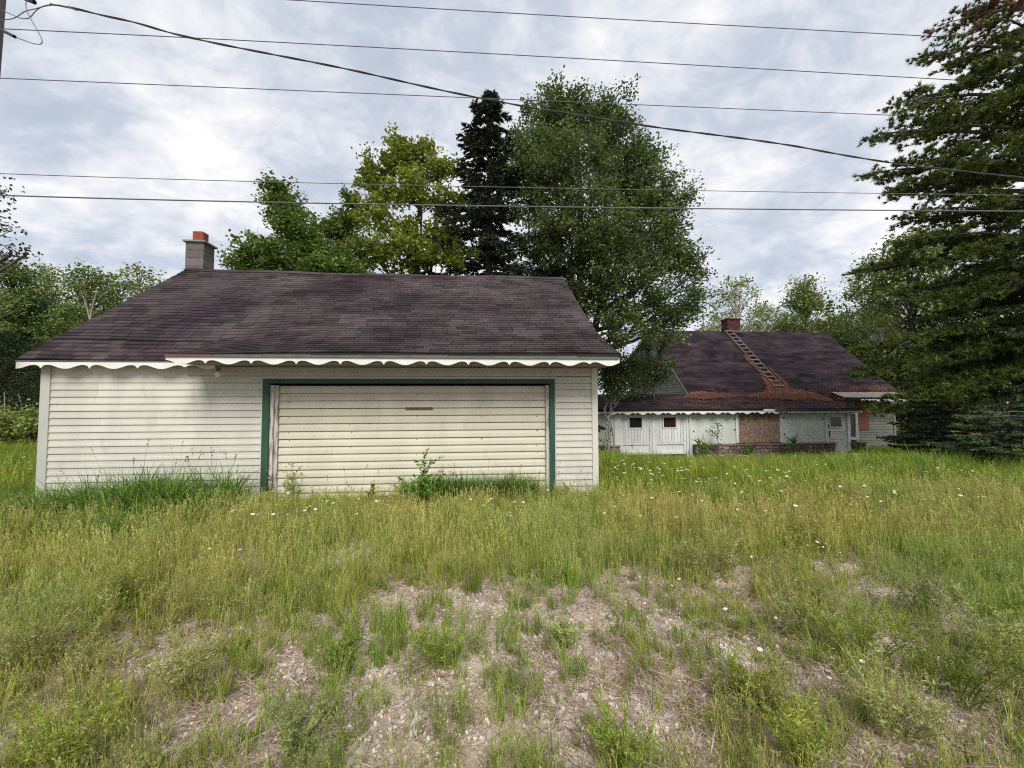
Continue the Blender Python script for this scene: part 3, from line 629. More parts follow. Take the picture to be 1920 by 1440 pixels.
rubble(hx(1298), hx(1559), -2.6, zpx(833), 5); rubble(5.1, hx(1159), -2.5, zpx(833), 6); rubble(hx(1594), hx(1616), -2.6, zpx(832), 7)
hpart('step', MB().box(hx(1560.5), hx(1592), 17.62, 17.95, HG, zpx(853)), M['white'])
# brick chimney
bc = hpart('chimney', MB().box(16.72, 17.58, 25.72, 26.38, 3.9, 5.50), M['mortar'])
bm_ = MB(); z = 4.2; k = 0
while z < 5.46:
    for y_ in (25.70, 26.36):
        x = 16.70 - (k % 2) * .11
        while x < 17.6:
            a, b2 = max(x, 16.70), min(x + .205, 17.60); x += .215
            if b2 - a > .03: bm_.box(a, b2, y_, y_ + .04, z, z + .062, rs.random())
    for x_ in (16.695, 17.565):
        y = 25.745 - (k % 2) * .11
        while y < 26.35:
            a, b2 = max(y, 25.745), min(y + .205, 26.355); y += .215
            if b2 - a > .03: bm_.box(x_, x_ + .04, a, b2, z, z + .062, rs.random())
    z += .073; k += 1
o = hpart('brick_courses', bm_, M['brick'], bc); o['kind'] = 'stuff'
hpart('chimney_cap', MB().box(16.64, 17.66, 25.64, 26.44, 5.49, 5.57), M['brick'], bc)
hpart('flashing', MB().box(16.6, 17.7, 25.62, 25.695, 4.45, 4.72), M['cap'], bc)

# ---- needle drift lying on the roofs
n_main = np.array([0, -(PZ - EZ), (PY - EY)]); n_main = n_main / np.linalg.norm(n_main)
n_porch = np.array([0, -(PBZ - PFZ), (PBY - PFY)]); n_porch = n_porch / np.linalg.norm(n_porch)
def on_roofs(px, py):
    d = ray(px, py); best = None
    for nn, p0, ya, yb in ((n_main, (0, EY, EZ), EY, PY), (n_porch, (0, PFY, PFZ), PFY, PBY)):
        t_ = np.dot(nn, p0) / np.dot(nn, d); q = d * t_
        if ya - .02 <= q[1] <= yb and (best is None or t_ < best[0]): best = (t_, q, nn)
    return best
def inpoly(x, y, P):
    c = False; j = len(P) - 1
    for i_ in range(len(P)):
        if (P[i_][1] > y) != (P[j][1] > y) and x < (P[j][0] - P[i_][0]) * (y - P[i_][1]) / (P[j][1] - P[i_][1] + 1e-9) + P[i_][0]: c = not c
        j = i_
    return c
DR = [(1283, 746), (1297, 738), (1315, 736), (1345, 740), (1375, 742), (1410, 741), (1428, 738), (1438, 732), (1436, 722), (1430, 712), (1426, 702), (1432, 703), (1446, 714), (1462, 722), (1474, 724), (1478, 731), (1500, 734), (1525, 739), (1545, 745), (1562, 753), (1556, 755), (1520, 749), (1490, 752), (1455, 749), (1425, 748), (1390, 745), (1350, 747), (1320, 750), (1300, 749)]
STR = [(1392, 668), (1397, 668), (1431, 704), (1427, 704)]; STR2 = [(1440, 690), (1452, 700), (1476, 722), (1470, 724)]
q = rng(77); dm = MB(); cnt = 0
def flake(p, nn, s, tone, up):
    a = unit(np.cross(nn, q.normal(size=3))); b_ = np.cross(nn, a); k = nn * q.uniform(-.25, .25) * s
    p = p + nn * up
    dm.add([p - a * s - k, p + b_ * s * .35, p + a * s + k, p - b_ * s * .35], [(0, 1, 2, 3)], tone)
while cnt < 15000:
    x, y = q.uniform(1280, 1565), q.uniform(665, 757)
    if not (inpoly(x + q.normal(0, 1.2), y + q.normal(0, .8), DR) or inpoly(x, y, STR) or inpoly(x, y, STR2)): continue
    h = on_roofs(x, y); cnt += 1
    if h is None: continue
    flake(h[1], h[2], q.uniform(.03, .08), np.clip(q.normal(.5, .25), 0, 1), .03 + q.uniform(0, .05))
o = tag(part('pine_needle_drift', dm, M['needle_litter']), 'rust coloured drift of fallen pine needles on the porch roof under the ladder', 'pine needles', kind='stuff')
dm = MB()
for c in range(190):
    x, y = q.uniform(1515, 1690), q.uniform(672, 736)
    if q.random() > ((x - 1500) / 150) * ((y - 655) / 70) * .9: continue
    big = q.random() < .012; big |= (1588 < x < 1612 and 722 < y < 732) or (1628 < x < 1668 and 718 < y < 735)
    for _ in range(int(34 if big else q.integers(2, 9))):
        h = on_roofs(x + q.normal(0, 6 if big else 1.3), y + q.normal(0, 2 if big else .6))
        if h is not None and h[1][0] < 23.5: flake(h[1], h[2], q.uniform(.02, .05), np.clip(q.normal(.8, .2), 0, 1), .03)
for c in range(7000):
    x, y = q.uniform(1180, 1585), 742 + 24 * q.random() ** 1.6
    if vnoise(x * .03, y * .2, 1, 4) < .62 - .25 * (x > 1290): continue
    h = on_roofs(x, y)
    if h is not None: flake(h[1], h[2], q.uniform(.02, .055), np.clip(q.normal(.45, .25), 0, 1), .028)
tag(part('scattered_needles', dm, M['needle_litter']), 'thin scatter of fallen needles on the shingles at the far end of the roof', 'pine needles', kind='stuff')

# ---- roof ladder
lad = thing('roof_ladder', 'weathered wooden ladder lying on the dark roof below the brick chimney', 'ladder', (16.6, EY + .3, EZ + .3))
def lpart(name, mb, m):
    o = link(name, mb.mesh(name, m), lad); o.location = -Vector(lad.location); return o
def onr(x, y, up): return np.array([x, y, EZ + (y - EY) * (PZ - EZ) / (PY - EY)]) + n_main * up
LX0, LX1, LY0, LY1 = 16.38, 16.84, 21.15, 25.55
def bar(a, b_, half, th, tone):
    d = unit(b_ - a); sd_ = unit(np.cross(d, n_main)); P = []
    for u_ in (0, th):
        P += [a - sd_ * half + n_main * u_, b_ - sd_ * half + n_main * u_, b_ + sd_ * half + n_main * u_, a + sd_ * half + n_main * u_]
    return MB().hexa(P, tone)
for x in (LX0, LX1): lpart('rail', bar(onr(x, LY0, .03), onr(x, LY1, .03), .03, .09, .35), M['ladderwood'])
for k in range(15):
    y = LY0 + .06 + k * (LY1 - LY0 - .12) / 14; lpart('rung', bar(onr(LX0 - .05, y, .122), onr(LX1 + .05, y + rs.uniform(-.02, .02), .122), .045, .03, rs.random()), M['ladderwood'])

# ---- mast, pole, wires
ms = MB(); p = atY(1317, 545, 31.); ms.tube([(p[0], 31, HG), (p[0], 31, p[2])], .035, 6); 
for k in range(4): ms.tube([(p[0] - .5 + .08 * k, 31, p[2] - .15 - .28 * k), (p[0] + .5 - .08 * k, 31, p[2] - .15 - .28 * k)], .012, 4)
tag(part('antenna_mast', ms, M['cablegrey']), 'thin grey antenna mast rising behind the house roof beside the big birch', 'antenna')
pz = atY(-5, 60, 6.2); px_ = pz[0]
pole = thing('utility_pole', 'weathered wooden utility pole cut off by the upper left corner', 'utility pole', (px_ - .35, 6.2, -1.58))
def ppart(name, mb, m):
    o = link(name, mb.mesh(name, m), pole); o.location = -Vector(pole.location); return o
ppart('shaft', MB().tube([(px_ - .35, 6.2, -1.7), (px_ - .18, 6.2, 3), (px_ - .02, 6.2, 9.4)], [.17, .15, .125], 14), M['pole'])
pa = atY(2, 52, 6.1); ppart('bracket', MB().tube([pa + [-.2, .1, .1], atY(28, 69, 6.)], .022, 6).tube([atY(45, -4, 6.), atY(65, 4, 6.)], .03, 6), M['cable'])
ppart('crossarm', MB().box(px_ - .2, px_ + .15, 6.0, 6.12, 6.6, 6.72), M['pole'])
def sagline(P, n_=40):
    P = np.array(P); t_ = np.linspace(0, 1, len(P)); tt = np.linspace(0, 1, n_)
    if len(P) == 3:
        a, b_, c_ = P; return np.array([a * (2 * (u_ - .5) * (u_ - 1)) + b_ * (-4 * u_ * (u_ - 1)) + c_ * (2 * u_ * (u_ - .5)) for u_ in tt])
    s_ = np.r_[0, np.cumsum(np.linalg.norm(np.diff(P, axis=0), axis=1))]; s_ /= s_[-1]
    o_ = np.stack([np.interp(tt, s_, P[:, k]) for k in range(3)], -1)
    for _ in range(6): o_[1:-1] = .25 * o_[:-2] + .5 * o_[1:-1] + .25 * o_[2:]
    return o_
def wire(name, label, pts, Y, r_, m, cat='wire', grp='overhead utility wires', kind=6):
    P = [atY(a, b_, Y) for a, b_ in pts]; return tag(part(name, MB().tube(sagline(P), r_, kind), M[m]), label, cat, grp)
wire('power_line', 'topmost thin wire, leaving the picture at the top edge above the garage', [(-100, -42), (1000, 27), (2080, 85)], 13, .013, 'wire')
wire('power_line', 'second thin wire from the top, running from the pole top over the spruce', [(4, 54), (900, 99.5), (2060, 166)], 13, .013, 'wire')
wire('power_line', 'third thin wire from the top, crossing in front of the spruce tip', [(-60, 144), (900, 184), (2080, 233)], 13, .012, 'wire')
wire('power_line', 'thin wire just above the lowest thick strand, crossing the maple crowns', [(-60, 323), (900, 350), (2080, 368)], 7.6, .0062, 'cablegrey')
wire('power_line', 'lowest and thickest straight strand, crossing in front of all the trees', [(-60, 364), (900, 386), (2080, 397)], 7.6, .0115, 'cablegrey')
P = [(95, 8), (140, 16), (190, 30), (250, 42), (320, 62), (400, 79), (470, 93), (560, 112), (700, 141), (890, 181), (1000, 204), (1200, 233), (1350, 255), (1500, 275), (1700, 311), (1920, 332), (2080, 345)]
base_ = sagline([atY(a, b_, 6.0) for a, b_ in P], 260)
tw = MB(); s_ = np.arange(260) * .42
for k in (0, 1): 
    w2 = base_ + np.stack([0 * s_, .006 * np.cos(s_ + k * np.pi), .006 * np.sin(s_ + k * np.pi) + .010 * np.sin(s_ * .31)], -1); tw.tube(w2, .009, 5)
tag(part('service_drop_cable', tw, M['cable']), 'twisted black service cable slanting down from the pole across the sky', 'cable', 'overhead utility wires')
for k, pts in enumerate(([(4, 20), (20, 26), (40, 36), (56, 35), (66, 20), (82, 10), (100, 8), (130, 14)], [(-4, 36), (12, 37), (24, 36), (36, 29), (46, 20), (62, 18), (80, 12), (110, 8), (145, 20)], [(54, -6), (47, 4), (49, 18), (58, 36), (72, 60), (82, 80), (79, 85), (62, 82), (30, 70)])):
    P = sagline([atY(a, b_, 6.0 - .05 * k) for a, b_ in pts], 40)
    tag(part('wire_loop', MB().tube(P, .006, 5), M['cablegrey']), ['slack wire loop nearest the pole top, joining the black service cable', 'lower slack wire dipping beside the pole before the black service cable', 'long hanging wire loop below the black service cable at the pole'][k], 'wire', 'slack wire ends at the pole')

# ------------------------------------------------------------------ vegetation
def leaves(mb, C_, size, q, tone, up=.5, aspect=.55, m=0):
    """one folded-free leaf quad per centre"""
    n_ = len(C_); size = np.broadcast_to(size, (n_,))[:, None]
    nn = q.normal(size=(n_, 3)); nn[:, 2] = np.abs(nn[:, 2]) + up; nn = unit(nn)
    a = unit(np.cross(nn, q.normal(size=(n_, 3)))); b_ = np.cross(nn, a)
    V = np.stack([C_ - a * size * .5, C_ + b_ * size * .5 * aspect, C_ + a * size * .5, C_ - b_ * size * .5 * aspect], 1).reshape(-1, 3)
    F = np.arange(n_ * 4).reshape(-1, 4); mb.add(V, F, np.repeat(np.broadcast_to(tone, (n_,)), 4), m)
def bez(a, b_, c_, n_):
    t_ = np.linspace(0, 1, n_)[:, None]; return (1 - t_) ** 2 * a + 2 * t_ * (1 - t_) * b_ + t_ ** 2 * c_

LM = {}
LM['maple'] = leafmat('maple_leaf', (.065, .115, .020), (.215, .300, .060), .38)
LM['yellowmaple'] = leafmat('yellow_maple_leaf', (.095, .14, .018), (.34, .39, .060), .42)
LM['birch'] = leafmat('birch_leaf', (.042, .070, .020), (.185, .240, .075), .34)
LM['darkleaf'] = leafmat('dark_leaf', (.015, .032, .010), (.050, .080, .022), .25)
LM['forest'] = leafmat('forest_leaf', (.055, .095, .020), (.225, .290, .066), .32)
LM['forest2'] = leafmat('forest_leaf_light', (.090, .135, .028), (.310, .360, .095), .34)
LM['spruce'] = leafmat('spruce_needle', (.010, .020, .012), (.040, .058, .030), .08, .6)
LM['spruce2'] = leafmat('young_spruce_needle', (.028, .055, .026), (.115, .165, .066), .12, .6)
LM['pine'] = leafmat('pine_needle', (.026, .048, .012), (.190, .235, .050), .25, .5)

def broadleaf(name, label, cat, base, lobes, lm, bark, K, per, leaf, sd, r0=.2, group=None, sig=.36, shell=.6, dead=0, stems=1, trunk_to=None, twist=.25):
    q = rng(sd); base = np.array(base, float)
    t = thing(name, label, cat, base, group); Lb = []
    for l_ in lobes:
        px, py, rx, ry, Y_ = l_; c_ = atY(px, py, Y_); s_ = depth(c_) / FPX; Lb.append((c_, np.array([rx * s_, .8 * (rx + ry) / 2 * s_, ry * s_])))
    top = trunk_to if trunk_to is not None else max(Lb, key=lambda v: v[0][2])[0]
    tr = MB(); cr_ = MB(); trunks = []
    for k in range(stems):
        hi_ = sorted(Lb, key=lambda v: -v[0][2])[:max(2, len(Lb) // 3)]; tp = top if k == 0 else hi_[q.integers(len(hi_))][0]
        b0 = base + (q.normal(0, .25, 3) * [1, 1, 0] if k else 0)
        P = bez(b0, (b0 * .45 + tp * .55) * [0, 0, 1] + np.r_[(b0[:2] * .75 + tp[:2] * .25), 0], tp, 16); P[1:-1, :2] += q.normal(0, .06, (14, 2))
        tr.tube(P - base, np.linspace(r0 / (1 + .5 * k), .03, 16), 8, .5); trunks.append(P)
    allP = np.concatenate(trunks)
    wts = np.array([np.prod(r_) ** .72 for _, r_ in Lb]); wts = wts / wts.sum()
    for (c_, r_), w2 in zip(Lb, wts):
        z0 = c_[2] - (1.0 + .35 * np.linalg.norm(c_[:2] - allP[0][:2])); z0 = max(z0, base[2] + .3 * (top[2] - base[2])) if name != 'shrub' else z0; cand = allP[np.argsort(np.abs(allP[:, 2] - z0) + .5 * np.linalg.norm(allP[:, :2] - c_[:2], axis=1))[0]]
        P = bez(cand, (cand + c_) / 2 + [0, 0, -.12 * np.linalg.norm(c_ - cand)], c_, 9); P[1:-1] += q.normal(0, .05, (7, 3))
        lr = min(.10, r0 * .5); tr.tube(P - base, np.linspace(lr, .025, 9), 6, .5)
        k_ = max(3, int(K * w2)); d_ = unit(q.normal(size=(k_, 3))); rad = q.random(k_) ** (1 / (1 + 2.2 * shell)); cc = c_ + d_ * rad[:, None] * r_
        for c2 in cc:
            src = P[q.integers(3, 9)]; mid = (src + c2) / 2 + q.normal(0, .10, 3); B_ = bez(src, mid, c2, 4)
            tr.tube(B_ - base, np.linspace(.022, .006, 4), 4, .5)
            sg2 = sig * q.uniform(.6, 1.3); n_ = max(4, int(per * q.uniform(.5, 1.4) * (sg2 / sig) ** 1.3)); off = np.clip(q.normal(0, 1, (n_, 3)), -1.5, 1.5) * [sg2, sg2, sg2 * .6]
            # leaves sit along short twigs that leave the clump
            k3 = q.integers(2, 5); dirs = unit(q.normal(size=(k3, 3)) + [0, 0, .5] + (c2 - c_) / (np.linalg.norm(c2 - c_) + .1) * .8); pick = q.integers(0, k3, n_); tt = q.random(n_)[:, None] ** 1.2
            off = off * .62 + dirs[pick] * tt * sg2 * 2.0
            ct = q.normal(0, .19); leaves(cr_, c2 + off - base, leaf * q.uniform(.7, 1.25, n_), q, np.clip(.45 + ct + q.normal(0, .2, n_), 0, 1), .5, .62)
    for k in range(dead):
        c_, r_ = Lb[q.integers(len(Lb))]; d_ = unit(q.normal(size=3) * [1, .4, .3] + [0, 0, .9]); s_ = c_ + d_ * r_ * .5; e_ = c_ + d_ * r_ * q.uniform(1.15, 1.6)
        P = bez(s_, (s_ + e_) / 2 + q.normal(0, .2, 3), e_, 7); tr.tube(P - base, np.linspace(.03, .006, 7), 4, .5)
        for j in range(5):
            p_ = P[q.integers(2, 7)]; tr.tube(bez(p_, p_ + q.normal(0, .15, 3), p_ + unit(q.normal(size=3) + d_) * q.uniform(.3, .8), 4) - base, np.linspace(.012, .004, 4), 3, .5)
    link('trunk', tr.mesh('trunk', bark, True), t); link('crown', cr_.mesh('crown', lm), t); return t

# big birch, two maples, dark spruce behind the garage
bY = 15.5
broadleaf('birch_tree', 'tallest tree, huge dark green birch spreading behind the right end of the garage roof', 'tree', (*atY(1095, 700, bY)[:2], -1.9),
    [(1030, 205, 55, 55, bY), (1085, 235, 65, 60, bY + .6), (1002, 300, 50, 66, bY - .5), (1150, 235, 50, 55, bY), (1060, 320, 85, 75, bY - 1), (1170, 320, 75, 70, bY + .5), (1235, 370, 55, 55, bY - .4), (1022, 420, 58, 75, bY - .8), (1100, 430, 90, 80, bY - 1.3),
     (1205, 450, 80, 70, bY - .6), (1262, 480, 50, 60, bY + .3), (1150, 530, 90, 70, bY - .8), (1040, 500, 60, 60, bY + 1), (1245, 575, 66, 52, bY - .5), (1160, 610, 70, 42, bY - 1), (1275, 400, 26, 30, bY), (1190, 390, 60, 60, bY + 1.5), (1292, 520, 30, 44, bY), (1090, 575, 40, 50, bY - .5), (965, 340, 34, 64, bY + 1.4), (1290, 572, 26, 26, bY)],
    LM['birch'], M['bark'], 1080, 98, .125, 101, .24, sig=.27, shell=.62, stems=3, trunk_to=atY(1085, 215, bY))
broadleaf('maple_tree', 'bushy green maple with bare dead twigs on top, furthest left above the roof ridge', 'tree', (*atY(590, 700, 16.)[:2], -1.6),
    [(520, 362, 30, 24, 16), (545, 400, 45, 28, 16), (565, 440, 42, 28, 15.6), (478, 470, 42, 22, 15.4), (465, 500, 40, 18, 15.6), (530, 490, 48, 26, 15), (600, 480, 50, 34, 15.4), (640, 430, 36, 38, 16), (655, 385, 16, 28, 16.2), (650, 490, 45, 24, 15), (620, 512, 80, 16, 14.6), (500, 515, 60, 14, 15.2)],
    LM['maple'], M['bark'], 300, 84, .145, 102, .2, sig=.22, shell=.4, dead=9, stems=2)
broadleaf('maple_tree', 'taller yellow green maple between the bushy maple and the dark spruce', 'tree', (*atY(765, 700, 15.5)[:2], -1.6),
    [(738, 285, 18, 28, 15.5), (715, 320, 30, 28, 15.5), (760, 300, 28, 30, 15.5), (795, 292, 26, 26, 15.8), (825, 320, 26, 32, 15.4), (700, 360, 30, 30, 15.4), (770, 360, 55, 30, 15), (830, 385, 36, 26, 15.2), (705, 405, 32, 30, 15), (765, 430, 40, 26, 14.8), (830, 450, 40, 34, 15), (770, 480, 60, 30, 14.6), (850, 492, 42, 20, 14.4), (700, 470, 34, 34, 15)],
    LM['yellowmaple'], M['bark'], 270, 80, .145, 103, .17, sig=.215, shell=.35, dead=3, stems=3)

def spruce_parts(h, r, q, nb=34, twigs=13, blades=9, bl=.16, droop=.28, bare=.06, top_taper=.9, bw=.16, irregular=.25):
    tr = MB(); cr_ = MB(); tb = .35 if twigs > 25 else 1.; tr.tube([(0, 0, 0), (q.normal(0, .03), q.normal(0, .03), h * .5), (0, 0, h)], [max(.05, h * .016), h * .010, .012], 7)
    CC = []; DD = []
    for k in range(nb):
        f_ = (k + .3) / nb; z = h * (bare + (1 - bare) * f_); L_ = r * (1 - f_) ** top_taper + .08
        for j in range(int(5 + 2 * (1 - f_))):
            az = q.uniform(0, 2 * np.pi); l2 = L_ * q.uniform(1 - irregular * 1.6, 1 + irregular); d = np.array([math.cos(az), math.sin(az), 0]); s = np.array([-d[1], d[0], 0]); dz = droop * (1 - f_ * .9)
            n_ = 7; t_ = np.linspace(0, 1, n_)[:, None]; P = np.array([0, 0, z]) + d * l2 * t_ + np.array([0, 0, 1]) * l2 * (-dz * t_ + dz * .55 * t_ ** 3 + .1 * f_)
            tr.tube(P, np.linspace(.012 + .012 * l2, .004, n_) * tb, 4, .2)
            nt_ = max(4, int(twigs * (.3 + .7 * l2 / r)))
            for i_ in range(nt_):
                u_ = q.uniform(.12, 1) ** .8; p = np.array([np.interp(u_, t_[:, 0], P[:, c]) for c in range(3)]); sd_ = s * q.choice([-1, 1]); tl = l2 * .30 * (1.15 - u_) + .10
                td = unit(sd_ * .9 + d * .7 + np.array([0, 0, -.28])); B_ = p + td * tl * q.random((blades, 1)); CC.append(B_); DD.append(np.repeat([td], blades, 0))
            e_ = P[-1]; CC.append(e_ + d * .05 * q.random((4, 1))); DD.append(np.repeat([d], 4, 0))
    CC = np.concatenate(CC); DD = np.concatenate(DD); n_ = len(CC); a = unit(DD + q.normal(0, .45, (n_, 3))); w2 = unit(np.cross(a, q.normal(size=(n_, 3)))); ln = bl * q.uniform(.6, 1.3, (n_, 1))
    V = np.stack([CC - a * ln * .3, CC + w2 * ln * bw, CC + a * ln * .7, CC - w2 * ln * bw], 1).reshape(-1, 3)
    cr_.add(V, np.arange(n_ * 4).reshape(-1, 4), np.repeat(np.clip(q.normal(.45, .22, n_), 0, 1), 4)); return tr, cr_
def conifer(name, label, cat, base, h, r, sd, lm, group=None, **k):
    q = rng(sd); t = thing(name, label, cat, base, group); tr, c_ = spruce_parts(h, r, q, **k); link('trunk', tr.mesh('trunk', M['bark'], True), t); link('crown', c_.mesh('crown', lm), t); return t
sp = atY(916, 176, 15.8)
conifer('spruce_tree', 'tall dark pointed spruce standing against the left side of the big birch', 'tree', (sp[0], 15.8, -1.9), sp[2] + 1.9, 3.1, 110, LM['spruce'], nb=74, twigs=24, blades=15, bl=.20, droop=.36, top_taper=.62, irregular=.38)

# dark growth against the house gable and between the buildings
broadleaf('elm_sapling', 'dark leafy young tree covering the gable wall of the white house', 'tree', (*atY(1215, 800, 20.)[:2], -2.6),
    [(1205, 700, 30, 34, 20), (1230, 690, 24, 34, 19.8), (1185, 730, 26, 20, 19.5), (1245, 640, 28, 12, 19.2), (1215, 655, 20, 20, 19.6)], LM['birch'], M['bark'], 110, 70, .12, 120, .07, sig=.28, stems=3)
broadleaf('elm_sapling', 'dark young tree growing in the gap just past the right corner of the garage', 'tree', (*atY(1140, 800, 17.)[:2], -2.4),
    [(1140, 705, 26, 28, 17), (1165, 725, 26, 18, 16.8), (1130, 670, 18, 18, 17), (1170, 690, 24, 20, 17)], LM['birch'], M['deadwood'], 100, 90, .11, 121, .06, sig=.30, stems=3)

# near tree whose boughs reach in at the left edge
broadleaf('ash_tree', 'near tree at the left edge with only its dark outer boughs in the picture', 'tree', (-15.2, 9.5, -1.6),
    [(-120, 400, 80, 60, 9.5), (-30, 490, 36, 22, 9.2), (20, 478, 22, 10, 9.1), (2, 430, 24, 16, 9.2), (-80, 330, 50, 40, 9.6), (4, 362, 12, 5, 9.2), (48, 478, 14, 7, 9.0), (-16, 400, 18, 12, 9.2)], LM['darkleaf'], M['bark'], 150, 26, .075, 130, .2, sig=.17, trunk_to=np.array([-14.4, 9.5, 5.]))

# ---- forest trees: a few models, each stand is its own tree
def forest_model(sd, lm, bark, airy=1., narrow=1., n_l=1.):
    q = rng(sd); tr = MB(); cr_ = MB(); H = 10.
    tr.tube([(0, 0, 0), (q.normal(0, .15), q.normal(0, .15), 4), (q.normal(0, .3), q.normal(0, .3), 9.2)], [.14, .09, .02], 6)
    k_ = int(120 * airy)
    for k in range(k_):
        f_ = q.random() ** .8; z = 2.2 + 7.6 * f_; rr_ = narrow * (2.3 * math.sin(math.pi * min(1, .16 + .80 * f_)) ** .8 + .15); az = q.uniform(0, 6.283); rad = rr_ * q.random() ** .45; c_ = np.array([math.cos(az) * rad, math.sin(az) * rad, z])
        p0 = np.array([0, 0, max(1.2, z - .9 - rad * .4)]); tr.tube(bez(p0, (p0 + c_) / 2 + [0, 0, .1], c_, 4), np.linspace(.035, .008, 4), 3)
        n_ = int(62 * n_l); off = np.clip(q.normal(0, 1, (n_, 3)), -1.6, 1.6) * [.36, .36, .25] * (q.uniform(.6, 1.35)); leaves(cr_, c_ + off, .17 * q.uniform(.6, 1.3, n_), q, np.clip(.45 + q.normal(0, .12) + q.normal(0, .2, n_), 0, 1), .5, .62)
    return tr.mesh('trunk', bark, True), cr_.mesh('crown', lm)
FM = {'a': forest_model(201, LM['forest'], M['bark'], 1.25), 'b': forest_model(202, LM['forest2'], M['birchbark'], 1.), 'c': forest_model(203, LM['forest'], M['bark'], 1.1, .8), 'd': forest_model(204, LM['forest2'], M['birchbark'], .62, 1.05, .7), 'e': forest_model(205, LM['darkleaf'], M['bark'], 1.3, 1.1)}
qs = rng(5); trs, crs = spruce_parts(10., 1.9, qs, nb=34, twigs=9, blades=7, bl=.30, droop=.25, top_taper=.85); FM['s'] = (trs.mesh('trunk', M['bark'], True), crs.mesh('crown', LM['spruce2']))
trs, crs = spruce_parts(10., .95, qs, nb=36, twigs=6, blades=6, bl=.26, droop=.25, top_taper=.8); FM['t'] = (trs.mesh('trunk', M['bark'], True), crs.mesh('crown', LM['spruce']))
FM['p'] = forest_model(207, LM['forest2'], M['bark'], 1.0, .62, 1.1)
def ftree(kind, px, top, Y, wide, label, group, name='forest_tree'):
    p = atY(px, top, Y); zb = float(gz(p[0], Y)) - .1; h = (p[2] - zb) / 10.
    t = thing(name, label, 'tree', (p[0], Y, zb), group); t.rotation_euler.z = (px * 1.7) % 6.28; t.scale = (h * wide, h * wide, h)
    link('trunk', FM[kind][0], t); link('crown', FM[kind][1], t)
GL = 'woodland trees beyond the meadow left of the garage'; GR = 'woodland trees behind the white house'; GP = 'trees behind the big pine'
for a in (('a', 22, 492, 25, 1.05, 'leafy tree with the highest crown at the left edge, under the near boughs', GL), ('b', 100, 500, 27, .95, 'light green tree with a rounded top, third gap from the left edge', GL), ('c', 168, 500, 30, .95, 'woodland tree whose pale forked trunk shows above the low end of the garage roof', GL),
          ('d', 262, 500, 36, 1.15, 'small round airy crown standing alone just left of the block chimney', GL), ('c', 212, 520, 33, 1.0, 'woodland tree in the dip between the forked trunk and the round airy crown', GL), ('e', 60, 560, 24, 1.0, 'dark shaded tree below the light green crowns left of the garage', GL),
          ('a', 135, 570, 24, 1.0, 'low tree whose crown meets the garage roof slope at its middle', GL), ('e', 5, 620, 21, 1.0, 'low dark tree at the left edge above the flowery meadow', GL), ('b', -45, 520, 22, 1.1, 'light green tree cut by the left picture edge', GL),
          ('e', 185, 600, 27, 1.1, 'dark tree hidden mostly by the garage eave', GL), ('c', -95, 480, 26, 1.2, 'tree just past the left picture edge', GL), ('e', 95, 640, 20.5, 1.0, 'low dark undergrowth tree beside the grey corner post of the garage', GL), ('a', 300, 545, 38, 1.2, 'tree behind the foot of the block chimney', GL), ('e', 40, 640, 23, 1.2, 'dark low tree behind the leaning pale stem', GL)): ftree(*a)
for a in (('d', 1378, 520, 34, 1.0, 'airy light tree rising right behind the brick chimney', GR), ('d', 1350, 585, 40, 1.0, 'small thin tree left of the brick chimney', GR), ('b', 1432, 566, 37, .9, 'light tree between the airy tree and the conical tree', GR), ('p', 1505, 524, 38, 1.0, 'conical green tree with a pointed top above the house ridge', GR),
          ('t', 1555, 562, 44, .9, 'thin black spire of a spruce right of the conical tree', GR, 'conifer_tree'), ('a', 1575, 590, 36, 1.0, 'rounded tree below the thin spruce spire', GR), ('c', 1480, 590, 36, 1.0, 'low tree behind the middle of the house ridge', GR), ('b', 1615, 578, 34, 1.0, 'light green tree above the right end of the house roof', GR),
          ('e', 1590, 640, 30, 1.1, 'dark tree close behind the right slope of the house roof', GR), ('a', 1650, 565, 31, 1.0, 'leafy tree where the woods meet the drooping pine boughs', GR), ('e', 1650, 660, 27, 1.0, 'dark tree right beside the house gable under the pine', GR), ('s', 1700, 630, 28, 1.6, 'green conifer with a wide foot right of the house corner', GR, 'conifer_tree'),
          ('b', 1420, 600, 46, 1.1, 'far light tree seen low behind the ladder top', GR), ('a', 1530, 600, 48, 1.1, 'far tree between the two conifers', GR), ('c', 1325, 612, 52, 1.0, 'far low tree beside the antenna mast', GR),
          ('a', 1700, 440, 24, .95, 'big leafy tree behind the middle boughs of the pine', GP), ('d', 1760, 420, 26, 1.0, 'tall airy tree deep behind the pine', GP), ('b', 1640, 480, 29, .8, 'light tree whose crown shows at the left tips of the pine', GP), ('e', 1800, 520, 22, 1.1, 'dark tree filling the shade behind the pine', GP), ('e', 1900, 480, 21, 1.2, 'dark tree behind the pine at the right picture edge', GP),
          ('a', 1760, 620, 20.5, .9, 'low leafy tree behind the bluish spruce', GP), ('e', 1860, 640, 19, 1.1, 'low dark tree behind the spruce at the right edge', GP), ('e', 1720, 700, 23, 1.0, 'low dark tree in the gap between house corner and pine', GP)): ftree(*a)
# far woods as one mass
q = rng(9); fw = MB()
for k in range(230):
    px = q.uniform(-500, 330) if k < 90 else q.uniform(1270, 2300); Y_ = q.uniform(42, 60); p = atY(px, q.uniform(640, 780) if px > 1000 else q.uniform(630, 790), Y_)
    n_ = 90; leaves(fw, p + q.normal(0, 1, (n_, 3)) * [1.6, 1.2, 1.0], .5 * q.uniform(.6, 1.3, n_), q, np.clip(.35 + q.normal(0, .1) + q.normal(0, .18, n_), 0, 1), .4)
tag(part('far_woods', fw, LM['forest']), 'far woods closing the gaps between the nearer trees', 'woods', kind='stuff')
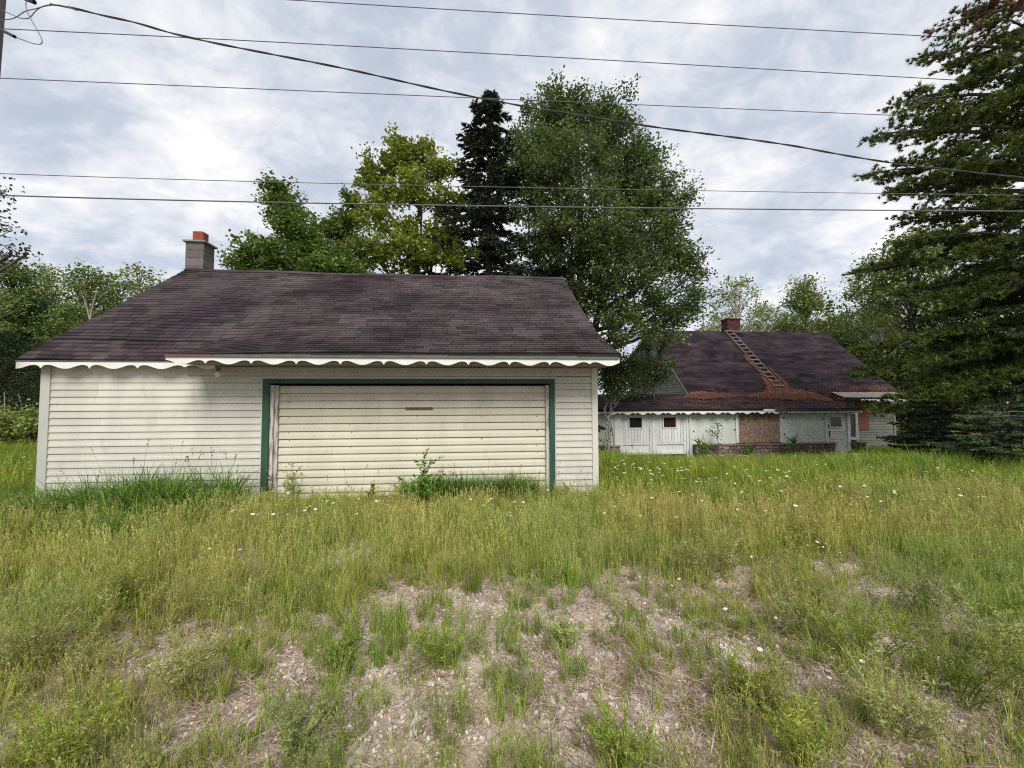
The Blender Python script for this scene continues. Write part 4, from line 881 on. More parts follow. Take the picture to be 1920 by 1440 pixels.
# pale stems and shrubs at the left woodland edge
for k, (pts, Y_, r_, lb_) in enumerate((([(34, 738), (42, 765), (49, 795)], 20., .035, 'pale leaning stem in front of the dark trees left of the garage'), ([(8, 735), (9, 770), (8, 800)], 20., .045, 'pale upright stem near the left picture edge'), ([(182, 545), (170, 580), (168, 610), (167, 700)], 19.5, .05, 'pale forked trunk seen above the garage roof'))):
    r_ *= .62; s_ = MB().tube(sagline([atY(a, b_, Y_) for a, b_ in pts], 14), np.linspace(r_ * .6, r_, 14), 6)
    if k == 2:
        for e_ in ((160, 560), (152, 545), (178, 570)): s_.tube(bez(atY(169, 605, Y_), atY(165, 585, Y_), atY(*e_, Y_), 6), np.linspace(.022, .006, 6), 5)
    tag(part('bare_stem', s_, M['deadwood']), lb_, 'tree trunk', 'pale bare stems')
for px, py, rx, ry, Y_, lb_, sd in ((60, 795, 40, 22, 17.5, 'low leafy shrub at the meadow edge beside the garage corner', 1), (5, 800, 42, 18, 18, 'low leafy shrub at the left picture edge', 2), (-60, 790, 50, 30, 17, 'shrub beyond the left picture edge', 3)):
    broadleaf('shrub', lb_, 'shrub', (*atY(px, 830, Y_)[:2], -1.6), [(px, py, rx, ry, Y_), (px + 20, py + 12, rx * .7, ry * .7, Y_ - .4), (px - 22, py + 10, rx * .7, ry * .7, Y_ - .3)], LM['forest2'], M['bark'], 70, 50, .12, 300 + sd, .04, 'shrubs at the woodland edge', sig=.26, stems=3)

# ---- big white pine on the right
q = rng(41); PB = np.array([*atY(2060, 860, 12.2)[:2], -2.05])
pine = thing('pine_tree', 'large dark pine with long drooping boughs filling the right edge of the picture', 'tree', PB)
tr = MB(); nd_ = MB(); tr.tube([(0, 0, 0), (.1, 0, 6), (.0, .1, 12), (-.1, 0, 19)], [.42, .33, .24, .08], 12)
TC = []; TD = []; TS = []; TT = []
def tuft_at(p, d, s, tone): TC.append(p); TD.append(d); TS.append(s); TT.append(tone)
def pine_limb(tip, z_at, drop=.0, dens=1., red=False):
    a = PB + np.array([0, 0, z_at - PB[2]]); tip = np.array(tip); L_ = np.linalg.norm(tip - a); mid = (a + tip) / 2 + np.array([0, 0, .10 * L_]); n_ = 22
    P = bez(a, mid, tip, n_); P[1:] += np.cumsum(q.normal(0, .018, (n_ - 1, 3)), 0); tr.tube(P - PB, np.linspace(.05 + .008 * L_, .010, n_), 5)
    d0 = unit(P[-1] - P[0]); s0 = unit(np.cross(d0, [0, 0, 1]))
    for k in range(int(24 * dens * L_ / 5) + 6):
        u_ = q.uniform(.22, 1.0) ** .75; p = P[min(n_ - 1, int(u_ * (n_ - 1)))]; sl = (.26 * L_ * (1.12 - u_) + .22) * q.uniform(.6, 1.15); sd_ = s0 * q.choice([-1, 1]); e_ = p + unit(sd_ + d0 * q.uniform(.4, 1.1) + np.array([0, 0, q.uniform(-.10, .22)])) * sl
        B_ = bez(p, (p + e_) / 2 + [0, 0, .04 * sl], e_, 6); tr.tube(B_ - PB, np.linspace(.014, .004, 6), 3)
        for j in range(int(5 + sl * 11)):
            v_ = q.uniform(.15, 1.0); b0 = B_[min(5, int(v_ * 5.99))]; o_ = unit(unit(e_ - p) + q.normal(0, .42, 3) * [1, 1, .5]); tl = q.uniform(.06, .24); tuft_at(b0 + o_ * tl, unit(o_ * 1.2 + [0, 0, .35]), q.uniform(.10, .165), 1.5 if red and q.random() < .75 else np.clip(q.normal(.42, .24), 0, .9))
    for j in range(8): tuft_at(tip + q.normal(0, .10, 3), unit(d0 + [0, 0, .4]), .12, .5)
TIPS = [(1815, 20, 12, .4), (1775, 50, 12.4, .3), (1742, 102, 11.6, .3), (1860, 40, 11, .4), (1780, 125, 12.5, 0), (1685, 188, 11.5, .2), (1720, 185, 12.6, 0), (1800, 150, 11., .2), (1865, 110, 10.6, 0), (1642, 252, 11.4, .1), (1690, 248, 12.4, 0), (1745, 240, 11, 0), (1640, 318, 11.6, 0), (1820, 215, 10.6, 0), (1880, 190, 10.4, 0),
        (1668, 368, 11.8, 0), (1700, 340, 11, 0), (1685, 410, 12.2, 0), (1740, 395, 10.8, 0), (1780, 300, 10.6, 0), (1850, 300, 10.2, 0), (1880, 380, 10.2, 0), (1800, 360, 12.5, 0), (1740, 450, 11, 0), (1700, 460, 12.5, 0), (1770, 500, 10.8, 0), (1850, 460, 10.4, 0), (1610, 515, 12.8, 0), (1690, 540, 11.8, 0), (1740, 560, 11, 0), (1640, 665, 12, 0), (1680, 640, 11.4, 0), (1720, 610, 12.6, 0),
        (1620, 705, 12.2, 0), (1665, 700, 11.6, 0), (1710, 690, 11, 0), (1760, 660, 12, 0), (1648, 770, 11.8, 0), (1690, 755, 11.2, 0), (1730, 740, 10.8, 0), (1780, 720, 11.6, 0), (1830, 560, 10.6, 0), (1790, 760, 11, 0), (1900, 520, 10.2, 0), (1900, 250, 11.5, 0), (1910, 60, 11.5, 0), (1840, 700, 11, 0), (1880, 640, 11, 0), (1960, 300, 10, 0), (1990, 500, 10, 0), (1950, 120, 10.5, 0)]
for px, py, Y_, rs_ in TIPS:  # boughs that show
    tip = atY(px, py, Y_); pine_limb(tip, tip[2] + (.5 if py > 560 else .2) * 2.0 + q.uniform(-.3, .3) + (0 if py > 250 else .3), dens=.72, red=(px, py) in ((1775, 50), (1860, 40)))
for k in range(28):                                # the rest of the crown, outside the picture
    az = q.uniform(-1.9, 1.9); z_ = q.uniform(2, 18); L_ = 5.5 * (1 - z_ / 24); pine_limb(PB + np.array([math.cos(az) * L_, math.sin(az) * L_, z_]), z_ + PB[2] + .8, dens=.4)
TC = np.array(TC); TD = np.array(TD); TS = np.array(TS); TT = np.array(TT); nn_ = 17; n_ = len(TC) * nn_
c_ = np.repeat(TC, nn_, 0); d_ = np.repeat(TD, nn_, 0); s_ = np.repeat(TS, nn_)[:, None]; tn_ = np.repeat(TT, nn_); a = unit(d_ * 1.0 + q.normal(0, .50, (n_, 3))); w2 = unit(np.cross(a, q.normal(size=(n_, 3)))) * .0037
V = np.stack([c_ + q.normal(0, .02, (n_, 3)) - w2, c_ + w2, c_ + a * s_ * q.uniform(.8, 1.25, (n_, 1))], 1).reshape(-1, 3) - PB
F = np.arange(n_ * 3).reshape(-1, 3); isred = tn_ > 1.2
M['deadneedle'] = leafmat('dead_pine_needle', (.14, .055, .030), (.26, .12, .075), .2)
tt2 = np.repeat(np.where(isred, .5, np.clip(tn_ + q.normal(0, .1, n_), 0, 1)), 3); nd_.add(V, F[~isred], tt2); nd_.F3.append(F[isred]); nd_.M3.append(np.full(int(isred.sum()), 1))
link('trunk', tr.mesh('trunk', M['pinebark'], True), pine); link('crown', nd_.mesh('crown', [LM['pine'], M['deadneedle']]), pine)
print('pine tris', n_)

# bluish spruces under the pine
def low_spruce(px, Y_, top, rw, sd, label, **k):
    p = atY(px, top, Y_); zb = float(gz(p[0], Y_)) - .05
    return conifer('spruce_tree', label, 'tree', (p[0], Y_, zb), p[2] - zb, rw, sd, LM['spruce2'], 'spruces at the foot of the pine', **k)
low_spruce(2010, 10.2, 400, 3.1, 51, 'bluish spruce with dense boughs under the pine at the right edge', nb=30, twigs=30, blades=40, bl=.125, droop=.36, top_taper=.5, bw=.15, bare=.05, irregular=.35)
low_spruce(1765, 12., 750, 1.35, 52, 'small bluish spruce in the grass between the house corner and the pine', nb=14, twigs=24, blades=34, bl=.10, droop=.15, top_taper=.4, bw=.14, bare=.05, irregular=.4)
low_spruce(1890, 8.8, 770, 1.25, 53, 'lowest spruce bush in the grass at the right picture edge', nb=13, twigs=24, blades=32, bl=.095, droop=.15, top_taper=.4, bw=.14, bare=.02, irregular=.4)

# ------------------------------------------------------------------ ground cover
LM['grass'] = leafmat('meadow_grass_blade', (.100, .160, .018), (.400, .460, .066), .42, .5, .25, (.50, .45, .18), patch=1.)
LM['deepgrass'] = leafmat('rank_grass_blade', (.040, .095, .014), (.200, .350, .050), .3, .5, .2)
LM['stalk'] = leafmat('yellow_green_stalk', (.19, .215, .045), (.50, .50, .15), .35, .6, .25, (.50, .38, .20), patch=.8)
LM['straw'] = leafmat('dry_straw', (.13, .075, .055), (.60, .47, .36), .1, .8, .2)
LM['sage'] = leafmat('sage_green_weed', (.19, .205, .065), (.54, .54, .22), .35, .6, .25, patch=.7)
LM['weed'] = leafmat('green_weed_leaf', (.13, .165, .028), (.42, .46, .10), .38, .5, .25, patch=.7)
LM['red'] = leafmat('reddish_weed_leaf', (.13, .045, .03), (.28, .13, .06), .2, .6, .2)
M['pebble'] = material('gravel_pebble', (.60, .54, .47), (.38, .325, .28), .85, 3, rnd=.42, c3=(.13, .12, .12), s3=1.3, t3=(.60, .63), bump=.2, bscale=120)
M['flake'] = material('grey_bark_flake', (.55, .49, .445), (.28, .215, .185), .95, 30, rnd=.3, bump=.4)
M['petal'] = material('daisy_petal_white', (.74, .74, .70), (.66, .66, .62), .6, 5)
M['yellow'] = material('yellow_flower_centre', (.72, .50, .03), (.60, .38, .02), .6, 5)
M['fluff'] = material('seed_head_fluff', (.62, .60, .52), (.48, .46, .38), .9, 40)

def blades(mb, n_, spread, h, w_, lean, q, tone0=.4, tsd=.2, seg=3, hv=.35, m=0, base=(0, 0, 0), flat=0.):
    az = q.uniform(0, 2 * np.pi, n_); r_ = spread * np.sqrt(q.random(n_)); P0 = np.stack([np.cos(az) * r_, np.sin(az) * r_, np.zeros(n_)], -1) + base
    d = az + q.normal(0, 1.1, n_); D = np.stack([np.cos(d), np.sin(d), np.zeros(n_)], -1); S = np.stack([-np.sin(d + q.normal(0, .6, n_)), np.cos(d), np.zeros(n_)], -1)
    H = h * q.uniform(1 - hv, 1 + hv, n_); le = lean * q.uniform(.2, 1.6, n_); tn = np.clip(tone0 + q.normal(0, tsd, n_), 0, .92)
    V = []; T = []
    for k in range(seg + 1):
        t_ = k / seg; c = P0 + D * (le * H * t_ ** 2)[:, None] + np.array([0, 0, 1]) * (H * (t_ - .35 * np.minimum(le, 1.3) * t_ ** 2.2) * (1 - flat))[:, None]
        ww = w_ * (1 - .92 * t_ ** 1.6) * .5; V += [c - S * ww, c + S * ww]; T += [tn + .12 * t_ - .06, tn + .12 * t_ - .06]
    V = np.stack(V, 1).reshape(-1, 3); T = np.stack(T, 1).reshape(-1); k2 = 2 * (seg + 1)
    F = np.concatenate([np.stack([np.arange(n_) * k2 + 2 * k + j for j in (0, 1, 3, 2)], -1) for k in range(seg)])
    mb.add(V, F, np.clip(T, 0, 1), m)
def seedstalks(mb, n_, spread, h, q, m=0, head=.05, hw=.006, tone=.7, lean=.15, leafs=0):
    for k in range(n_):
        az = q.uniform(0, 6.283); r_ = spread * math.sqrt(q.random()); p0 = np.array([math.cos(az) * r_, math.sin(az) * r_, 0]); H = h * q.uniform(.65, 1.2); d = unit(q.normal(size=3) * [1, 1, 0]) * lean * H * q.random()
        P = bez(p0, p0 + [0, 0, H * .6], p0 + d + [0, 0, H], 5); tn = float(np.clip(tone + q.normal(0, .15), 0, 1)); mb.tube(P, np.linspace(.0022, .0012, 5), 3, tn, m)
        e_ = P[-1]; dd = unit(P[-1] - P[-2]); C_ = e_ - dd * head * q.random((7, 1)); a = unit(dd + q.normal(0, .35, (7, 3))); b_ = unit(np.cross(a, q.normal(size=(7, 3)))) * hw
        V = np.stack([C_, C_ + a * .013 + b_, C_ + a * .028, C_ + a * .013 - b_], 1).reshape(-1, 3); mb.add(V, np.arange(28).reshape(-1, 4), min(1, tn + .15), m)
        for j in range(leafs):
            u_ = q.uniform(.1, .7); p = p0 + d * u_ ** 2 + np.array([0, 0, H * u_]); l_ = unit(q.normal(size=3) * [1, 1, .2] + [0, 0, .9]) * q.uniform(.05, .12); w3 = unit(np.cross(l_, [0, 0, 1])) * .002
            mb.add([p - w3, p + w3, p + l_], [(0, 1, 2)], tn - .2, m)
def stemweed(mb, n_, spread, h, q, leaf=.022, per=26, lw=.28, m=0, lean=.35, tone=.5, branch=2, taper=.6):
    for k in range(n_):
        az = q.uniform(0, 6.283); r_ = spread * q.random(); o_ = np.array([math.cos(az), math.sin(az), 0]); H = h * q.uniform(.6, 1.15); P = bez(o_ * r_ * .4, o_ * r_ * .7 + [0, 0, H * .55], o_ * (r_ + lean * H * q.random()) + [0, 0, H], 7)
        tn = float(np.clip(tone + q.normal(0, .12), 0, 1)); mb.tube(P, np.linspace(.0028, .0012, 7), 3, max(0, tn - .15), m); lines = [P]
        for b_ in range(branch):
            s_ = P[q.integers(2, 6)]; e_ = s_ + unit(q.normal(size=3) * [1, 1, .2] + o_ * .4 + [0, 0, 1.1]) * H * q.uniform(.2, .42); B_ = bez(s_, (s_ + e_) / 2, e_, 5); mb.tube(B_, np.linspace(.0018, .0008, 5), 3, max(0, tn - .1), m); lines.append(B_)
        for L3 in lines:
            nn_ = int(per * (1 if L3 is P else .5)); u_ = q.uniform(.08, 1, nn_) * (len(L3) - 1); i0 = np.clip(u_.astype(int), 0, len(L3) - 2); fr_ = (u_ - i0)[:, None]; C_ = L3[i0] * (1 - fr_) + L3[i0 + 1] * fr_
            a = unit(q.normal(size=(nn_, 3)) * [1, 1, .5] + [0, 0, .65]); s = leaf * q.uniform(.6, 1.3, (nn_, 1)) * (1 - (1 - taper) * u_[:, None] / (len(L3) - 1)); w3 = unit(np.cross(a, q.normal(size=(nn_, 3)))) * s * lw * .5
            V = np.stack([C_, C_ + a * s * .5 + w3, C_ + a * s, C_ + a * s * .5 - w3], 1).reshape(-1, 3); mb.add(V, np.arange(nn_ * 4).reshape(-1, 4), np.repeat(np.clip(tn + q.normal(0, .15, nn_), 0, 1), 4), m)
def rosette(mb, n_, spread, h, leaf, q, m=0, tone=.5, asp=.7):
    az = q.uniform(0, 6.283, n_); r_ = spread * np.sqrt(q.random(n_)); C_ = np.stack([np.cos(az) * r_, np.sin(az) * r_, h * q.random(n_) * (1.1 - r_ / spread)], -1); leaves(mb, C_, leaf * q.uniform(.6, 1.25, n_), q, np.clip(tone + q.normal(0, .18, n_), 0, 1), .9, asp, m)
def pebble_mesh(q):
    me = MB(); nphi, nth = 6, 8; r = q.uniform(.75, 1.25, 3) * [1, .8, .55]; V = []
    for i_ in range(nphi + 1):
        for j in range(nth):
            ph = math.pi * i_ / nphi; th2 = 2 * math.pi * j / nth; v = np.array([math.sin(ph) * math.cos(th2), math.sin(ph) * math.sin(th2), math.cos(ph)]); v = np.sign(v) * np.abs(v) ** .85; V.append(v * r * (1 + (.10 * math.sin(3 * th2 + r[0] * 9) + .08 * math.sin(5 * ph)) * math.sin(ph)))
    F = [(i_ * nth + j, (i_ + 1) * nth + j, (i_ + 1) * nth + (j + 1) % nth, i_ * nth + (j + 1) % nth) for i_ in range(nphi) for j in range(nth)]
    return me.add(np.array(V) * .5, F)

def protos(name, label, cat, builder, mats, k, sd, spot, kind='stuff'):
    """a few real plants standing in the scene, which the ground cover repeats"""
    r = []
    for i_ in range(k):
        q_ = rng(sd + i_); mb = MB(); builder(mb, q_); x, y = spot[0] + .23 * i_, spot[1] + .05 * (i_ % 2)
        o = part(name, mb, mats, None, name.startswith('gravel')); o.location = (x, y, float(gz(x, y))); tag(o, label, cat, kind=kind); r.append(o)
    return r
def scatter(name, label, cat, pts, scl, idx, srcs, sd, tilt=.12, fullrot=False, zoff=0.):
    q_ = rng(sd); n_ = len(pts); rot = np.stack([q_.normal(0, tilt, n_), q_.normal(0, tilt, n_), q_.uniform(0, 6.283, n_)], -1)
    if fullrot: rot = q_.uniform(0, 6.283, (n_, 3))
    me = bpy.data.meshes.new(name); me.vertices.add(n_); me.vertices.foreach_set('co', np.asarray(pts + [0, 0, zoff], np.float32).ravel())
    a = me.attributes.new('rot', 'FLOAT_VECTOR', 'POINT'); a.data.foreach_set('vector', rot.astype(np.float32).ravel())
    a = me.attributes.new('scl', 'FLOAT', 'POINT'); a.data.foreach_set('value', np.asarray(scl, np.float32)); a = me.attributes.new('idx', 'INT', 'POINT'); a.data.foreach_set('value', np.asarray(idx, np.int32))
    o = link(name, me); tag(o, label, cat, kind='stuff'); ng = bpy.data.node_groups.new(name, 'GeometryNodeTree')
    ng.interface.new_socket('Geometry', in_out='INPUT', socket_type='NodeSocketGeometry'); ng.interface.new_socket('Geometry', in_out='OUTPUT', socket_type='NodeSocketGeometry')
    gi = ng.nodes.new('NodeGroupInput'); go = ng.nodes.new('NodeGroupOutput'); ip = ng.nodes.new('GeometryNodeInstanceOnPoints'); jg = ng.nodes.new('GeometryNodeJoinGeometry'); ln = ng.links
    for s in srcs:
        oi = ng.nodes.new('GeometryNodeObjectInfo'); oi.inputs['Object'].default_value = s; oi.inputs['As Instance'].default_value = True; ln.new(oi.outputs['Geometry'], jg.inputs[0])
    def na(nm, ty):
        x_ = ng.nodes.new('GeometryNodeInputNamedAttribute'); x_.data_type = ty; x_.inputs[0].default_value = nm; return x_.outputs[0]
    ln.new(gi.outputs[0], ip.inputs['Points']); ln.new(jg.outputs[0], ip.inputs['Instance']); ip.inputs['Pick Instance'].default_value = True
    ln.new(na('idx', 'INT'), ip.inputs['Instance Index']); ln.new(na('rot', 'FLOAT_VECTOR'), ip.inputs['Rotation']); ln.new(na('scl', 'FLOAT'), ip.inputs['Scale']); ln.new(ip.outputs[0], go.inputs[0])
    md = o.modifiers.new('scatter', 'NODES'); md.node_group = ng; return o
def inside(x, y):
    g1 = (x > XL - .02) & (x < XR + .02) & (y > WY - .06) & (y < 13.7); g2 = (x > 4) & (x < 18.1) & (y > 17.72) & (y < 21.2); g3 = (x > HX0 - .1) & (x < HX1) & (y > 20.95) & (y < 29.1)
    g4 = (x > XL) & (x < XR) & (y > 13.5) & (y < 40)
    return g1 | g2 | g3
def wedge(n_, y0, y1, a, q_, mar=1.6):
    """points over the ground the camera (and a step aside of it) can see; density falls as y**-a"""
    u_ = q_.random(n_); e_ = 2 - a
    y = (y0 ** e_ + u_ * (y1 ** e_ - y0 ** e_)) ** (1 / e_) if abs(e_) > 1e-6 else y0 * (y1 / y0) ** u_
    x = y * math.tan(YAW) + q_.uniform(-1, 1, n_) * (1.38 * y + mar) ; ok = ~inside(x, y); return x[ok], y[ok]
def P3(x, y): return np.stack([x, y, gz(x, y)], -1)

# prototypes
gA = protos('meadow_grass', 'grass tuft with arching yellow green blades', 'grass', lambda m_, q_: blades(m_, 19, .085, .40, .0115, .5, q_, .48, .24, 4), LM['grass'], 5, 500, (2.6, 6.2))
gD = protos('rank_grass', 'rank dark green grass against the garage wall', 'grass', lambda m_, q_: blades(m_, 24, .12, .52, .015, .75, q_, .45, .26, 4), LM['deepgrass'], 4, 520, (-5.6, 6.6))
gS = protos('thin_stalks', 'thin yellow green grass stalks with small seed heads', 'grass', lambda m_, q_: (seedstalks(m_, 5, .09, .36, q_, hw=.0035, leafs=2), blades(m_, 9, .07, .26, .0065, .4, q_, .55, .25)), LM['stalk'], 5, 540, (.5, 4.6))
gW = protos('straw_litter', 'flattened dry straw on the ground', 'straw', lambda m_, q_: blades(m_, 20, .13, .11, .0045, 1.5, q_, .45, .38, flat=.9), LM['straw'], 4, 560, (-1.2, 3.6))
gL = protos('low_weeds', 'low clover like weeds on the gravel', 'weeds', lambda m_, q_: (rosette(m_, 46, .085, .05, .017, q_), stemweed(m_, 3, .05, .12, q_, .018, 16, .6)), LM['weed'], 5, 580, (.9, 2.7))
gG = protos('sage_weeds', 'grey green feathery weeds with upright stems', 'weeds', lambda m_, q_: stemweed(m_, 6, .08, .30, q_, .030, 22, .28, tone=.5, branch=2), LM['sage'], 5, 600, (-2.6, 3.2))
gT = protos('thin_green_tuft', 'thin upright green tuft on the gravel', 'grass', lambda m_, q_: blades(m_, 20, .05, .19, .0055, .4, q_, .5, .26), LM['weed'], 4, 620, (1.7, 2.9))
gR = protos('reddish_creeper', 'reddish low creeping weed', 'weeds', lambda m_, q_: rosette(m_, 46, .08, .03, .014, q_, asp=.5), LM['red'], 2, 640, (-1.7, 2.9))
gP = []
for i_ in range(6):
    o = part('gravel', pebble_mesh(rng(700 + i_)), M['pebble'], None, True); o.scale = (.024,) * 3; x = .4 + .11 * i_; o.location = (x, 2.25, float(gz(x, 2.25)) + .004); tag(o, 'pale gravel stone on the drive', 'gravel', kind='stuff'); gP.append(o)
def flake_mesh(mb, q_):
    n_ = 6; th2 = np.sort(q_.uniform(0, 6.283, n_)); r_ = q_.uniform(.55, 1., n_) * .5; top = np.stack([np.cos(th2) * r_ * 1.3, np.sin(th2) * r_ * .8, np.full(n_, .06) + q_.normal(0, .05, n_)], -1); V = np.r_[top, top * [1.05, 1.05, 0] - [0, 0, .04], [[0, 0, .1]]]
    mb.add(V, [(i_, (i_ + 1) % n_, 2 * n_) for i_ in range(n_)]); mb.add(V, [(i_, n_ + i_, n_ + (i_ + 1) % n_, (i_ + 1) % n_) for i_ in range(n_)])
gF = []
for i_ in range(4):
    mb = MB(); flake_mesh(mb, rng(720 + i_)); o = part('bark_litter', mb, M['flake']); o.scale = (.04,) * 3; x = -.9 + .13 * i_; o.location = (x, 2.2, float(gz(x, 2.2)) + .002); tag(o, 'grey brown bark flake on the drive', 'litter', kind='stuff'); gF.append(o)

# meadow
q = rng(900); x, y = wedge(30000, 3.0, 34., 1., q); k_ = lush(x, y); keep = q.random(len(x)) < k_ ** 1.3; x, y = x[keep], y[keep]
dist = np.clip((y - 7) / 18, 0, 1); sc_ = (.5 + .7 * q.random(len(x)) ** 1.5) * (.62 + .18 * smooth((y - 5) / 3) - .06 * dist) * (.62 + .85 * vnoise(x, y, .8, 14)); sc_ *= np.where((y > 6.2) & (y < 7) & (x > -3.0) & (x < 2.0), .72, 1.)
scatter('meadow_grass', 'tall yellow green meadow grass around both buildings', 'grass', P3(x, y), sc_, q.integers(0, 5, len(x)), gA, 901)
q = rng(905); x, y = wedge(15000, 3.4, 30., 1., q); k_ = lush(x, y); keep = q.random(len(x)) < k_ * .32 * (vnoise(x, y, .5, 18) > .42); x, y = x[keep], y[keep]
scatter('meadow_stalks', 'fine seed heads and thin stalks over the meadow grass', 'grass', P3(x, y), q.uniform(.6, 1.05, len(x)) * np.where((x > -7) & (x < 2.2) & (y > 6), .7, 1), q.integers(0, 5, len(x)), gS, 906)
q = rng(910); x = np.concatenate([q.uniform(-6.7, -3.6, 260), q.uniform(-1.2, 1.1, 60), q.uniform(-.7, 1.0, 140), q.uniform(-9, -3.2, 420), q.uniform(8, 17, 900)]); y = np.concatenate([q.uniform(5.7, 6.9, 260), q.uniform(6.35, 6.9, 200), q.uniform(4.9, 6.3, 420), q.uniform(7, 16, 900)])  # last group, under the pine: shade put into the dark blade colour
s_ = np.concatenate([(.35 + .8 * q.random(260)), q.uniform(.4, .82, 200), q.uniform(.4, .75, 420), q.uniform(.4, .8, 900)]); s_[:260] *= 1.1 - .45 * np.clip((-5.0 - x[:260]) / 1.6, 0, 1)
scatter('rank_grass', 'rank dark green grass along the garage wall, its dark colour standing for shade under the pine', 'grass', P3(x, y), s_, q.integers(0, 4, len(x)), gD, 911)
# thinning stalks between meadow and gravel
q = rng(920); x, y = wedge(26000, 1.3, 6.2, 1.3, q); l_ = lush(x, y); b_ = bare(x, y); k_ = np.clip(.22 + .65 * smooth((y - 2.4) / 1.8), 0, 1) * (1 - b_) ** 1.3 * (.45 + .7 * (vnoise(x, y, 2.9, 16) > .5)); keep = q.random(len(x)) < k_; x, y = x[keep], y[keep]
scatter('thin_stalks', 'thin yellow green stalks on the dry edge of the drive', 'grass', P3(x, y), q.uniform(.3, .95, len(x)) * (.6 + .5 * smooth((y - 2.6) / 2)), q.integers(0, 5, len(x)), gS, 921)
q = rng(925); x, y = wedge(9000, 2.2, 7, 1., q); b_ = bare(x, y); keep = q.random(len(x)) < (1 - b_) ** 1.2 * .8 * (.25 + .75 * (vnoise(x, y, 1.6, 17) > .5)) * smooth((y - 2.0) / 1.6); x, y = x[keep], y[keep]
scatter('short_grass', 'short sparse grass tufts between the meadow and the gravel', 'grass', P3(x, y), q.uniform(.22, .6, len(x)), q.integers(0, 5, len(x)), gA, 926)
q = rng(930); x, y = wedge(15000, 1.3, 7, 1.25, q); b_ = bare(x, y); keep = q.random(len(x)) < (1 - .85 * b_) * (.3 + .7 * (vnoise(x, y, 1.1, 19) > .4)); x, y = x[keep], y[keep]
scatter('straw_litter', 'dry flattened straw and stems over the drive', 'straw', P3(x, y), q.uniform(.5, 1.2, len(x)), q.integers(0, 4, len(x)), gW, 931, zoff=.004)
q = rng(940); x, y = wedge(12000, 1.3, 5.5, 1.3, q); b_ = bare(x, y); keep = q.random(len(x)) < (1 - b_) ** 2 * (.3 + .7 * (vnoise(x, y, 3.7, 20) > .52)); x, y = x[keep], y[keep]
scatter('low_weeds', 'low green weeds over the gravel in front', 'weeds', P3(x, y), (.2 + .6 * q.random(len(x)) ** 1.8), q.integers(0, 5, len(x)), gL, 941)
q = rng(945); x, y = wedge(8500, 1.3, 6., 1.3, q); b_ = bare(x, y); side = .6 + .4 * np.clip(np.abs(x - .2) / (1.0 + .2 * y) - .6, 0, 1); keep = q.random(len(x)) < (1 - b_) ** 2.2 * side * (.2 + .8 * (vnoise(x, y, 3.4, 22) > .52)); x, y = x[keep], y[keep]
scatter('sage_weeds', 'grey green feathery weeds over the drive', 'weeds', P3(x, y), (.2 + .5 * q.random(len(x)) ** 1.4), q.integers(0, 5, len(x)), gG, 946)
q = rng(950); x, y = wedge(11000, 1.3, 5.5, 1.35, q); b_ = bare(x, y); keep = q.random(len(x)) < (1 - b_) ** 1.3 * .8 * (.35 + .65 * (vnoise(x, y, 4.1, 29) > .5)); x, y = x[keep], y[keep]
scatter('thin_green_tufts', 'thin upright green tufts over the gravel', 'grass', P3(x, y), (.2 + .75 * q.random(len(x)) ** 1.7), q.integers(0, 4, len(x)), gT, 951)
q = rng(955); x, y = wedge(2600, 1.3, 5, 1.35, q); keep = vnoise(x, y, 1.4, 25) > .6; x, y = x[keep], y[keep]
scatter('reddish_creepers', 'reddish creeping weeds between the stones', 'weeds', P3(x, y), q.uniform(.4, 1.0, len(x)), q.integers(0, 2, len(x)), gR, 956)
# stones and flakes
q = rng(960); x, y = wedge(150000, 1.35, 5.2, 1.5, q); b_ = bare(x, y); keep = q.random(len(x)) < (.3 + .7 * b_) * (.4 + .6 * (vnoise(x, y, 3.3, 41) > .42)); x, y = x[keep], y[keep]; s_ = .006 + .021 * q.random(len(x)) ** 4.5
scatter('gravel', 'pale pebbles and gravel lying over the drive', 'gravel', P3(x, y), s_, q.integers(0, 6, len(x)), gP, 961, fullrot=True, zoff=.002)
q = rng(970); x, y = wedge(16000, 1.3, 6., 1.35, q); s_ = .012 + .075 * q.random(len(x)) ** 3.2; keep = q.random(len(x)) < .3 + .7 * (vnoise(x, y, 1.7, 28) > .5); x, y, s_ = x[keep], y[keep], s_[keep]
scatter('bark_litter', 'grey brown bark flakes and leaf litter over the drive', 'litter', P3(x, y), s_, q.integers(0, 4, len(x)), gF, 971, zoff=.003)

